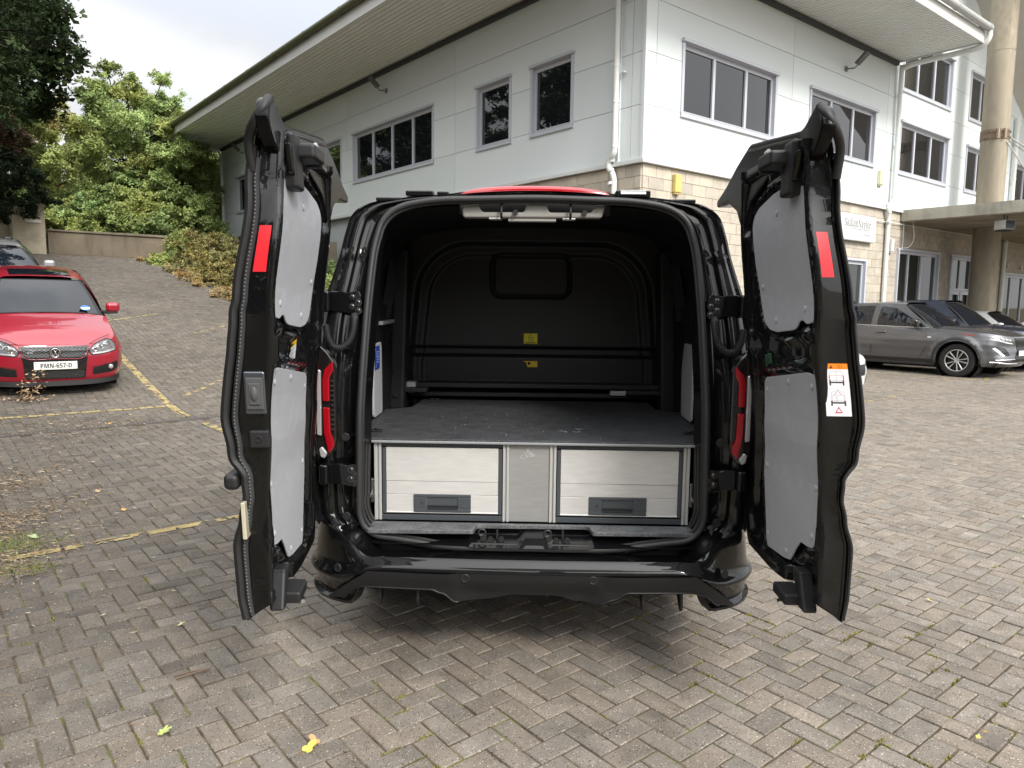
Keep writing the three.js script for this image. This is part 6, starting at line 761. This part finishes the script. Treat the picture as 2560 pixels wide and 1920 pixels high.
// the row facing out under the entrance front
{
  const suv = { L: 4.63, W: 1.845, H: 1.645, wb: 2.66, frontAxle: 0.975, wheelR: 0.364, noseD: 0.66, noseN: 2.5, tailD: 0.4, sill: 0.26, color: [0.11, 0.112, 0.122], metal: 0.55, flare: 0.05, crease: 0.02,
    top: [[0, 0.90], [0.25, 0.945], [0.6, 0.985], [1.1, 1.02], [1.5, 1.045], [2.2, 1.06], [3.2, 1.10], [3.9, 1.18], [4.7, 1.16]], front: [[0.2, 0.14], [0.32, 0.05], [0.42, 0.0], [0.55, 0.03], [0.7, 0.06], [0.82, 0.05], [0.9, 0.08], [1.0, 0.14]], side: [[0, 0.09], [0.12, 0.05], [0.28, 0.035], [0.5, 0.01], [0.66, 0.0], [0.76, 0.02], [0.9, 0.045], [1, 0.085]],
    cowl: 1.42, crown: 0.06, roofF: 2.25, roofR: 3.95, roofW: 0.62, roofDrop: 0.10, tailGlass: 4.35, spoiler: true, cladding: true, claddingMat: std([0.03, 0.03, 0.032], 0.6),
    glass: [[[1.66, 1.075], [1.80, 1.165], [1.86, 1.075]], [[1.92, 1.075], [1.90, 1.20], [2.40, 1.49], [2.74, 1.535], [2.76, 1.085]], [[2.90, 1.09], [2.88, 1.54], [3.5, 1.52], [3.72, 1.14]], [[3.80, 1.16], [3.62, 1.49], [3.85, 1.45], [4.05, 1.22]]], chrome: [[4.02, 1.17], [3.2, 1.09], [2.2, 1.062], [1.60, 1.055]], doors: [[1.60, 0.03, 0.16], [2.83, 0.0, 0.02]], handles: [[2.62, 0.935], [3.6, 0.97]], mirror: [1.86, 1.09], mirrorMat: phys([0.008, 0.008, 0.009], { roughness: 0.2, clearcoat: 1 }) };
  const place = (p, q) => { const [x, z] = toW(p, q); return [x, H(x, z), z]; };
  const b = buildCar({ ...suv, label: 'grey SUV with a dark mesh grille parked by the yellow bay line', pos: place(-4.05, 7.82), turn: TH }), { c, drape, mir, frontZ, sideX } = b;
  for (const sgn of [1, -1]) { const s = p => sgn > 0 ? p : mir(p), n = 0.006;
    const hl = part('headlight', drape(s([[.42, .80], [.46, .835], [.62, .885], [.80, .925], [.86, .93], [.84, .885], [.72, .83], [.56, .79]]), n, 0.06, 0.012), lampGlass, c); part('lamp_projector', merge([.52, .60, .68].map((x, i) => new THREE.SphereGeometry(0.026, 12, 8).translate(sgn * x, .825 + i * .018, frontZ(sgn * x, .825 + i * .018) + 0.004))), M.clearLens, hl);
    part('running_light', drape(s([[.42, .745], [.60, .77], [.82, .84], [.84, .86], [.60, .79], [.42, .765]]), n, 0.06, 0.008), std([0.80, 0.82, 0.85], 0.3), c);
    part('marker', (() => { const q = [[.98, .955], [.70, .935], [.62, .90], [.80, .925]]; return warp(subdivide(new THREE.ShapeGeometry(roundPoly(q, 0.01)), 0.08), (d, y) => [sgn * (sideX(d, y) + 0.006), y, -d]); })(), std([0.35, 0.05, 0.02], 0.3), c);
    const fo = part('fog_recess', drape(s([[.52, .50], [.60, .66], [.80, .70], [.84, .66], [.70, .50]]), n, 0.06, 0.015), M.satin, c); part('fog_trim', drape(s([[.64, .50], [.80, .68], [.84, .66], [.70, .49]]), n + 0.004, 0.06, 0.008), M.chrome, fo);
    part('bumper_trim', merge([tube([.30, .45, .60, .74, .83].map(x => [sgn * x, .335 + 0.02 * (x > .7 ? 1 : 0), frontZ(sgn * x, .36) + 0.02]), 0.022, 24, 8), tube([.42, .55, .70, .80].map(x => [sgn * x, .455 - 0.06 * x, frontZ(sgn * x, .43) + 0.012]), 0.014, 20, 8)]), M.chrome, c);
    part('wing_badge', warp(subdivide(new THREE.ShapeGeometry(poly([[1.52, .87], [1.60, .87], [1.59, .835], [1.51, .835]])), 0.1), (d, y) => [sgn * (sideX(d, y) + 0.006), y, -d]), M.chrome, c); }
  const gr = part('grille', (() => { const g = drape([[-.36, .875], [.36, .875], [.24, .68], [.24, .60], [.48, .37], [-.48, .37], [-.24, .60], [-.24, .68]], 0.008, 0.05, 0.02), p = g.attributes.position; for (let i = 0; i < p.count; i++) g.attributes.uv.setXY(i, p.getX(i) / 0.16, p.getY(i) / 0.16); return g; })(), new THREE.MeshStandardMaterial({ map: honey, color: 0x4a4a4a, roughness: 0.4 }), c);
  const pz = frontZ(0, .55) + 0.03; part('number_plate', rb(-.26, .26, .495, .605, pz - 0.01, pz, 0.004), M.white, c);
  // its neighbours
  buildCar({ ...suv, label: 'dark blue SUV parked beyond the grey SUV', pos: place(-4.0, 10.0), turn: TH, color: [0.018, 0.024, 0.045], metal: 0.3, cladding: false, H: 1.70, roofF: 2.2 });
  const low = { ...suv, H: 1.43, W: 1.80, wheelR: 0.32, top: [[0, 0.70], [0.4, 0.80], [1.0, 0.87], [1.5, 0.92], [2.4, 0.95], [3.4, 0.99], [4.2, 0.98], [4.7, 0.95]], front: [[0.15, 0.10], [0.3, 0.02], [0.5, 0.0], [0.66, 0.03], [0.8, 0.10]], roofF: 2.15, roofR: 3.55, glass: [[[1.85, 0.99], [2.3, 1.30], [2.75, 1.345], [2.77, 0.99]], [[2.86, 0.99], [2.85, 1.345], [3.4, 1.31], [3.75, 1.05]]], chrome: null, mirror: [1.7, 0.95], mirrorMat: null, cladding: false, handles: [], crease: 0, sill: 0.2 };
  buildCar({ ...low, label: 'low white car in the row, beyond the dark blue SUV', pos: place(-3.9, 13.1), turn: TH, color: [0.62, 0.63, 0.64], metal: 0 });
  buildCar({ ...suv, label: 'silver estate car at the far end of the row', pos: place(-6.6, 17.0), turn: TH - 1.15, color: [0.42, 0.41, 0.39], metal: 0.4, cladding: false, H: 1.66 });
  const w = buildCar({ ...low, label: 'white car whose nose just shows beside the right rear door', pos: place(-3.75, 0.98), turn: TH, color: [0.72, 0.73, 0.73], metal: 0 });
  for (const sgn of [1, -1]) { const s = p => sgn > 0 ? p : w.mir(p); part('headlight', w.drape(s([[.40, .60], [.55, .68], [.78, .74], [.84, .70], [.80, .62], [.55, .57]]), 0.006, 0.06), lampGlass, w.c); part('air_intake', w.drape(s([[.50, .28], [.52, .42], [.80, .47], [.83, .36], [.74, .28]]), 0.006, 0.06), M.satin, w.c); }
  part('grille', w.drape([[-.40, .62], [.40, .62], [.36, .44], [-.36, .44]], 0.006, 0.06), M.satin, w.c);
}

// ------------------------------------------------------------------ trees, hedges and litter
const leafGeo = (() => { const P = [], quad = (ox, oy, oz, yaw, tilt, s) => { const c = Math.cos(yaw), n = Math.sin(yaw), ct = Math.cos(tilt), st = Math.sin(tilt), v = [[0, 0], [0.45, 0.32], [1, 0], [0.45, -0.32]].map(([a, b]) => { const x = a * s, y = a * s * st * 0.6 - Math.abs(b) * s * 0.25, z = b * s; return [ox + x * c * ct - z * n, oy + y, oz + x * n * ct + z * c]; }); P.push(...v[0], ...v[2], ...v[1], ...v[0], ...v[3], ...v[2]); };
  quad(0, 0, 0, 0, 0.3, 1); quad(0.1, 0.05, 0.1, 2.2, -0.5, 0.9); quad(-0.1, 0.08, -0.1, 4.2, 0.6, 0.95); const g = new THREE.BufferGeometry(); g.setAttribute('position', new THREE.Float32BufferAttribute(P, 3)); g.computeVertexNormals(); return g; })();
const leafMat = (c, tr = 0.25) => new THREE.MeshPhysicalMaterial({ color: lin(...c), roughness: 0.85, specularIntensity: 0.35, transmission: tr, thickness: 0, side: THREE.DoubleSide });
function foliage(name, parent, mat, clumps, nLeaf, size, tint = 0.25) {
  const wsum = clumps.reduce((s, c) => s + c.r ** 2, 0), im = new THREE.InstancedMesh(leafGeo, mat, Math.round(nLeaf)); im.name = name; im.castShadow = im.receiveShadow = true;
  const m = new THREE.Matrix4(), q = new THREE.Quaternion(), e = new THREE.Euler(), col = new THREE.Color(); let i = 0;
  for (const c of clumps) { const n = Math.round(nLeaf * c.r ** 2 / wsum), tw = 0.8 + 0.4 * rnd(), yel = rr(-0.1, 0.12);
    const twigs = [...Array(Math.max(6, Math.round(c.r * 26)))].map(() => V3(gauss(), gauss() * 0.9, gauss()).normalize().multiplyScalar(c.r * Math.pow(rnd(), 0.4)));
    for (let k = 0; k < n && i < im.count; k++) { const t = twigs[rnd() * twigs.length | 0], f = 0.35 + 0.75 * Math.pow(rnd(), 0.6), p = t.clone().multiplyScalar(f).add(V3(gauss(), gauss(), gauss()).multiplyScalar(c.r * 0.10)); p.y *= c.sy ?? 0.8; p.add(c.p);
      const s = size * rr(0.6, 1.35); q.setFromEuler(e.set(gauss() * 0.6 + 0.2, rnd() * 6.283, gauss() * 0.6)); m.compose(p, q, V3(s, s, s)); im.setMatrixAt(i, m); const v = tw * (1 + gauss() * tint * 0.6); col.setRGB(clamp(v * (1 + yel), 0.3, 1.9), clamp(v, 0.3, 1.9), clamp(v * (1 - yel), 0.3, 1.9)); im.setColorAt(i, col); i++; } }
  im.count = i; parent.add(im); return im;
}
const barkMat = std([0.14, 0.12, 0.10], 0.9, 0, { map: T.bark });
function tree(label, pos, h, crownR, o = {}) {
  const t = thing(o.name ?? 'tree', label, o.cat ?? 'tree', pos, 0, o.group), cl = [], limbs = [], base = o.base ?? 0.25, n = o.clumps ?? 40, lean = o.lean ?? [0, 0];
  limbs.push(tube([[0, -0.3, 0], [lean[0] * 0.3, h * 0.25, lean[1] * 0.3], [lean[0] * 0.7, h * 0.55, lean[1] * 0.7], [lean[0], h * 0.85, lean[1]]], 1, 12, 8)); { const p = limbs[0].attributes.position; for (let i = 0; i <= 12; i++) for (let j = 0; j <= 8; j++) { const k = i * 9 + j, tt = i / 12, cx = [0, 0, 0]; const cen = V3(0, 0, 0); for (let a = 0; a < 8; a++) cen.add(V3(p.getX(i * 9 + a), p.getY(i * 9 + a), p.getZ(i * 9 + a))); cen.divideScalar(8); limbs.tmp ??= []; limbs.tmp[k] = [cen, lerp(h * 0.03, h * 0.008, tt)]; } for (let k = 0; k < limbs.tmp.length; k++) { const [cen, r] = limbs.tmp[k], v = V3(p.getX(k), p.getY(k), p.getZ(k)).sub(cen).normalize().multiplyScalar(r).add(cen); p.setXYZ(k, v.x, v.y, v.z); } limbs[0].computeVertexNormals(); }
  for (let k = 0; k < n; k++) { const a = k * 2.39996 + rnd() * 0.6, ty = (k + 0.5) / n, yy = lerp(base, 1, ty), wy = Math.pow(Math.sin(Math.PI * clamp(lerp(0.12, 0.93, ty))), o.round ?? 0.7), rad = crownR * wy * Math.sqrt(rr(0.12, 1)), r = crownR * rr(0.17, 0.34) * (0.7 + 0.5 * wy) * (o.clumpR ?? 1);
    const p = V3(Math.cos(a) * rad + lean[0] * yy, h * yy - r * 0.5, Math.sin(a) * rad + lean[1] * yy); cl.push({ p, r, sy: rr(0.6, 0.9) }); if (k % 2 === 0) limbs.push(rod([lean[0] * yy * 0.7, h * yy * 0.62 + h * 0.05, lean[1] * yy * 0.7], [p.x, p.y, p.z], h * 0.009, h * 0.003, 6)); }
  for (const e of o.extra ?? []) { cl.push({ p: V3(...e.slice(0, 3)), r: e[3], sy: 0.7 }); limbs.push(rod([lean[0] * 0.5, h * 0.5, lean[1] * 0.5], e.slice(0, 3), 0.05, 0.015, 6)); }
  part('trunk', merge(limbs), barkMat, t); const crown = foliage('crown', t, o.mat, cl, o.leaves ?? 20000, o.leaf ?? 0.1, o.tint); return t;
}
function bush(label, pos, R, o = {}) { const t = thing(o.name ?? 'bush', label, o.cat ?? 'bush', pos, 0, o.group), cl = []; const n = o.clumps ?? 14; for (let k = 0; k < n; k++) { const a = rnd() * 6.283, r = Math.sqrt(rnd()); cl.push({ p: V3(Math.cos(a) * r * R[0], R[1] * rr(0.15, 0.85) * (1 - r * r * 0.55), Math.sin(a) * r * R[2]), r: Math.min(R[0], R[1], R[2]) * rr(0.32, 0.6), sy: 0.8 }); }
  const st = []; for (const c of cl) st.push(rod([c.p.x * 0.3, -0.3, c.p.z * 0.3], [c.p.x, c.p.y, c.p.z], 0.03, 0.008, 5)); part('stem', merge(st), barkMat, t); foliage('foliage', t, o.mat, cl, o.leaves ?? 6000, o.leaf ?? 0.07, o.tint); return t; }
const LM = { oak: leafMat([0.030, 0.050, 0.018], 0.12), alder: leafMat([0.29, 0.35, 0.12]), lime: leafMat([0.42, 0.41, 0.17]), mid: leafMat([0.24, 0.31, 0.105]), dark: leafMat([0.022, 0.034, 0.014], 0.08), rust: leafMat([0.085, 0.05, 0.03], 0.15), bank: leafMat([0.24, 0.22, 0.085], 0.2), dry: leafMat([0.36, 0.27, 0.13], 0.15) };
const G = (p, q, dy = 0) => { const [x, z] = toW(p, q); return [x, H(x, z) + dy, z]; };
// the oak over the line of cars
tree('dark oak tree hanging over the parked cars at the left edge', G(12.0, -11.7), 10.5, 3.8, { base: 0.36, clumps: 60, leaves: 42000, leaf: 0.10, mat: LM.oak, round: 0.4, clumpR: 0.9, extra: [[3.4, 5.9, -1.9, 0.7], [4.0, 5.5, -1.9, 0.45], [3.0, 7.0, -2.0, 0.8]] });
tree('small dark evergreen tree hanging beside the cream wall block', G(17.5, -8.9), 3.3, 1.7, { mat: LM.dark, leaves: 14000, leaf: 0.09, clumps: 26, base: 0.42, round: 0.4 });
tree('rust brown tree top beneath the oak at the left edge', G(17.6, -9.0), 4.7, 1.5, { mat: LM.rust, leaves: 9000, leaf: 0.09, clumps: 18, base: 0.74, round: 0.4 });
// the wood beyond the wall
tree('tall bright green tree standing highest behind the retaining wall', G(24.3, -3.5, 0.3), 6.3, 2.9, { mat: LM.alder, leaves: 46000, leaf: 0.12, clumps: 64, base: 0.06, round: 0.65, extra: [[-0.5, 6.5, 0.5, 0.55], [1.4, 6.3, -0.2, 0.5]] });
tree('yellow green tree left of the tall bright green tree', G(32.0, -5.6, 0.3), 6.6, 2.8, { mat: LM.lime, leaves: 24000, leaf: 0.14, clumps: 40, base: 0.05 });
tree('mid green tree between the tall bright tree and the office', G(26.0, -0.9, 0.3), 5.4, 2.4, { mat: LM.mid, leaves: 28000, leaf: 0.12, clumps: 44, base: 0.04 });
tree('green tree just behind the far left corner of the office', G(31.0, 0.3, 0.3), 6.6, 3.4, { mat: LM.mid, leaves: 24000, leaf: 0.14, clumps: 40, base: 0.04 });
tree('dense tree at the left behind the cream wall block', G(29.0, -7.6, 0.3), 5.8, 2.9, { mat: LM.alder, leaves: 26000, leaf: 0.13, clumps: 40, base: 0.03 });
{ let k = 0; for (const [q, p, r, hgt, m] of [[-8.2, 21.0, 1.6, 2.6, 'mid'], [-6.6, 20.8, 1.5, 2.2, 'alder'], [-5.2, 20.9, 1.5, 2.4, 'mid'], [-3.8, 20.7, 1.4, 2.6, 'alder'], [-2.4, 21.3, 1.5, 2.3, 'mid'], [-0.9, 25.4, 1.7, 3.0, 'mid'], [-11, 22, 2, 3, 'mid']]) { const names = ['leftmost green shrub above the wall, beside the cream block', 'bright green shrub above the wall, right of the cream block', 'mid green shrub above the middle of the wall', 'bright green shrub above the right half of the wall', 'mid green shrub above the wall nearest the office', 'tall shrub touching the office corner beyond the wall', 'shrub hidden behind the cream wall block']; bush(names[k++], G(p, q, 0.1), [r, hgt, 1.2], { name: 'shrub', cat: 'shrub', mat: LM[m], leaves: 9000, leaf: 0.12, clumps: 18 }); } }
{ const far = []; for (let k = 0; k < 26; k++) { const a = lerp(-1.15, 0.15, k / 25), d = rr(52, 64); far.push({ p: V3(Math.sin(a) * d, 3.6 + rr(1.0, 5), -Math.cos(a) * d), r: rr(3, 4.6), sy: 0.9 }); } const g = new THREE.Group(); const im = foliage('far_wood', scene, LM.mid, far, 34000, 0.35); im.name = numbered('far_wood'); tag(im, 'distant green wood behind everything at the left', 'wood', null, 'stuff'); }
// bushes on the bank beside the ramp
{ let k = 0; for (const [p, q, R, m] of [[17.4, -3.2, [1.0, 1.9, 1.2], 'alder'], [15.6, -2.9, [1.2, 1.7, 1.3], 'bank'], [13.8, -2.6, [1.2, 1.5, 1.4], 'bank'], [12.2, -2.4, [1.3, 1.5, 1.4], 'bank'], [10.6, -2.2, [1.3, 1.5, 1.4], 'bank'], [9.0, -2.1, [1.3, 1.7, 1.3], 'mid']]) { const names = ['farthest bush on the bank, green, at the end of the wall', 'straggly yellow green bush on the bank, second from the wall', 'straggly bush in the middle of the bank', 'low dry bush on the bank near the open left door', 'bush on the bank half hidden by the left door', 'darker bush on the bank behind the left door']; const z = G(p, q); bush(names[k++], [z[0], H(...toW(p, -4.2)) - 0.35, z[2]], R, { mat: LM[m], leaves: 12000, leaf: 0.075, clumps: 22, tint: 0.4 }); } }
{ const cl = []; for (let k = 0; k < 60; k++) { const p = rr(8, 18.3), q = -3.9 + gauss() * 0.22 - 0.1, g = G(p, q); cl.push({ p: V3(g[0], H(...toW(p, -4.2)) + 0.05, g[2]), r: rr(0.12, 0.28), sy: 0.5 }); } const im = foliage('dry_grass', scene, LM.dry, cl, 9000, 0.055, 0.4); im.name = numbered('dry_grass'); tag(im, 'dry yellow grass along the foot of the bank', 'grass', null, 'stuff'); }
// trees behind the viewer and along the yard's left side, seen only in the glass and the black paint
{ const far = [['tall dark tree at the left of the yard, level with the viewer', -9.5, 1.5, 9, 3.8], ['tall dark tree close behind the viewer that shades the left of the yard', 0.6, 7.4, 15, 3.3], ['dark tree close by at the left of the yard', -8.6, -3.2, 8, 3.0], ['dark tree at the left behind the viewer', -9, 7, 9, 4], ['low dark tree straight behind the viewer, left', -4, 17, 7.5, 4.6], ['low dark tree straight behind the viewer, right', 4.5, 18, 7, 4.6], ['tall dark tree far to the left of the ramp', -20.5, -26.5, 11.5, 4.0], ['tallest dark tree left of the ramp, beside the line of cars', -29, -32, 14, 5.4], ['low dark tree behind the viewer on the right', 12.5, 20, 7, 4.4], ['tall dark tree at the left of the ramp, nearer the yard', -18.5, -10.5, 12, 4.2], ['tall dark tree farthest left beyond the ramp', -30, -20, 14, 5]];
  for (const [l, x, z, h, r] of far) tree(l, [x, H(x, z) - 0.1, z], h, r, { mat: LM.oak, leaves: 8000, leaf: 0.30, clumps: 34, base: h > 14.5 ? 0.6 : x === -20.5 ? 0.5 : 0.06, round: 0.5 }); }

// fallen leaves, twigs and litter on the paving
const shapeLeaf = (lobes, r) => { const pts = []; for (let k = 0; k < 60; k++) { const a = k / 60 * 6.283, c = Math.abs(Math.cos(a * lobes / 2 + 0.0)), m = r * (0.42 + 0.58 * Math.pow(c, 0.8)) * (0.75 + 0.25 * Math.cos(a)); pts.push(V2(Math.cos(a) * m, Math.sin(a) * m)); } return new THREE.Shape(pts); };
function fallenLeaf(label, x, z, r, lobes, c, turn, curl = 0.3, c2) { const l = thing('fallen_leaf', label, 'leaf', [x, H(x, z) + 0.010, z], turn); const g = warp(subdivide(new THREE.ShapeGeometry(shapeLeaf(lobes, r)), r * 0.3), (a, b) => [a, curl * (a * a + b * b) / r * 0.5 + 0.006 * Math.sin(a * 60), b * (1 - curl * 0.3)]); part('blade', g, new THREE.MeshStandardMaterial({ color: lin(...c), roughness: 0.6, side: THREE.DoubleSide }), l); part('stalk', tube([[-r * 0.5, 0.004, 0], [-r * 1.1, 0.006, r * 0.15], [-r * 1.6, 0.012, r * 0.2]], 0.0012, 8, 5), std(c2 ?? [0.25, 0.14, 0.06], 0.7), l); return l; }
fallenLeaf('pale green lobed leaf lying on the paving at the lower left', -1.385, -2.60, 0.036, 7, [0.44, 0.50, 0.16], 0.6);
fallenLeaf('yellow and brown leaf at the bottom edge of the paving', -0.80, -2.52, 0.040, 3, [0.62, 0.55, 0.10], 1.1, 0.5); fallenLeaf('brown half of a leaf beside the yellow one', -0.785, -2.56, 0.034, 3, [0.45, 0.27, 0.13], 2.4, 0.7);
{ const spots = [['small yellow leaf at the lower right, left of a pair', 1.74, -2.70, 0.014], ['small yellow leaf at the lower right, right of a pair', 1.79, -2.74, 0.013], ['small orange leaf on the paving, right of the right door', 4.05, -5.55, 0.035], ['small tan leaf beside the orange leaf', 3.85, -5.62, 0.03], ['small yellow leaf near the tip of the right door', 2.25, -4.0, 0.022], ['small tan leaf in shade at the left of the van', -3.1, -5.4, 0.03], ['pale leaf on the paving near the yellow bay line', -3.6, -5.9, 0.035], ['brown leaf under the left door', -1.75, -3.5, 0.025], ['pale green leaf at the left edge of the paving', -3.35, -4.75, 0.05], ['tan leaf beyond the drain channel', -5.3, -9.0, 0.04]]; spots.forEach(([l, x, z, r], k) => fallenLeaf(l, x, z, r, 5, [[0.6, 0.48, 0.10], [0.55, 0.30, 0.08], [0.42, 0.30, 0.16], [0.55, 0.52, 0.30]][k % 4].map((v, i) => k === 8 ? [0.36, 0.45, 0.22][i] : v), rnd() * 6, 0.5)); }
{ const t = thing('twig', 'forked dry twig lying on the paving at the left', 'twig', [-1.47, H(-1.5, -3.05) + 0.008, -3.04]); part('stem', merge([tube([[-0.07, 0, 0.03], [0, 0.008, 0], [0.06, 0.004, -0.035]], 0.0035, 16, 6), tube([[-0.05, 0.0, 0.055], [0.0, 0.006, 0.02], [0.055, 0.008, -0.02]], 0.0045, 16, 6)]), std([0.16, 0.11, 0.075], 0.8), t); }
{ const P = [], C = []; const add = (x, z, n, sx, sz) => { for (let k = 0; k < n; k++) { const X = x + gauss() * sx, Z = z + gauss() * sz, Y = H(X, Z) + rr(0.006, 0.016), a = rnd() * 6.283, L = rr(0.004, 0.03), w = rr(0.001, 0.006), c = Math.cos(a), s = Math.sin(a), t = rr(-0.3, 0.3) * L; P.push(X - c * L - s * w, Y, Z - s * L + c * w, X + c * L, Y + t + 0.004, Z + s * L, X + s * w, Y, Z - c * w); const v = rr(0.5, 1.3), col = rnd() < 0.5 ? [0.30, 0.21, 0.12] : rnd() < 0.5 ? [0.20, 0.13, 0.08] : [0.42, 0.36, 0.26]; for (let i = 0; i < 3; i++) C.push(col[0] * v, col[1] * v, col[2] * v); } };
  add(-3.75, -4.9, 3000, 0.16, 0.5); add(-4.5, -5.9, 2500, 0.18, 0.5); add(-3.2, -4.2, 1200, 0.12, 0.3); add(-3.4, -4.6, 700, 0.4, 0.8); add(-5.0, -6.9, 700, 0.3, 0.9); add(-3.1, -3.6, 260, 0.25, 0.7); add(-5.3, -8.6, 900, 0.5, 0.5); add(-2.6, -3.4, 160, 0.5, 0.6); add(-6.2, -9.1, 900, 0.7, 0.35); add(-2, -5, 90, 1.2, 1.4); for (let k = 0; k < 12; k++) { const g = G(18.2, -7 + k * 0.28); add(g[0], g[2], 170, 0.3, 0.25); }
  const g = new THREE.BufferGeometry(); g.setAttribute('position', new THREE.Float32BufferAttribute(P, 3)); g.setAttribute('color', new THREE.Float32BufferAttribute(C, 3)); g.computeVertexNormals(); solo('leaf_litter', g, new THREE.MeshStandardMaterial({ vertexColors: true, roughness: 0.9, side: THREE.DoubleSide }), 'brown leaf litter and bark bits along the left edge of the paving', 'litter', null, 'stuff'); }
{ const [x, z] = [-6.85, -9.85], d = thing('dried_leaf_branch', 'heap of curled dried leaves in front of the red hatchback', 'dried leaves', [x, H(x, z) + 0.01, z]), gs = []; for (let k = 0; k < 150; k++) { const up = Math.pow(rnd(), 2.2), r = 0.45 * (1 - up * 0.75), a = gauss() * r * 0.38 - 0.12 * (1 - up), b = gauss() * 0.08, L = rr(0.03, 0.075), W = L * 0.4, rot = rnd() * 6.283, g = warp(grid(4, 2, (s, t) => [s * L - L / 2, 0, (t - 0.5) * W * Math.sin(Math.PI * (0.1 + 0.85 * s))]), (X, Y, Z) => [X, 1.2 * Z * Z / W + 0.6 * X * X / L, Z]); g.rotateX(gauss() * 0.9); g.rotateY(rot); g.rotateZ(gauss() * 0.6); g.translate(a + up * 0.10, 0.02 + up * 0.42, b); gs.push(g); }
  const sm = part('dead_leaves', merge(gs), new THREE.MeshStandardMaterial({ color: lin(0.46, 0.32, 0.19), roughness: 0.8, side: THREE.DoubleSide }), d); part('stem', merge([tube([[-0.5, 0.02, 0.05], [-0.1, 0.05, 0], [0.1, 0.30, 0], [0.13, 0.45, 0]], 0.006, 20, 6)]), barkMat, d); sm.userData.kind = 'stuff'; }
{ const P = []; for (const [x, z, r, n] of [[-3.42, -4.55, 0.16, 900], [-3.15, -4.15, 0.08, 200], [-2.95, -4.2, 0.05, 120], [-3.0, -3.75, 0.05, 100]]) for (let k = 0; k < n; k++) { const X = x + gauss() * r, Z = z + gauss() * r, Y = H(X, Z), a = rnd() * 6.283, h = rr(0.015, 0.05), w = 0.0022; P.push(X - Math.cos(a) * w, Y, Z - Math.sin(a) * w, X + Math.cos(a) * w, Y, Z + Math.sin(a) * w, X + gauss() * 0.02, Y + h, Z + gauss() * 0.02); } const g = new THREE.BufferGeometry(); g.setAttribute('position', new THREE.Float32BufferAttribute(P, 3)); g.computeVertexNormals(); solo('grass_tufts', g, std([0.20, 0.23, 0.06], 0.8, 0, { side: THREE.DoubleSide }), 'small grass tufts at the left edge of the paving', 'grass', null, 'stuff'); }

renderer.render(scene, camera);
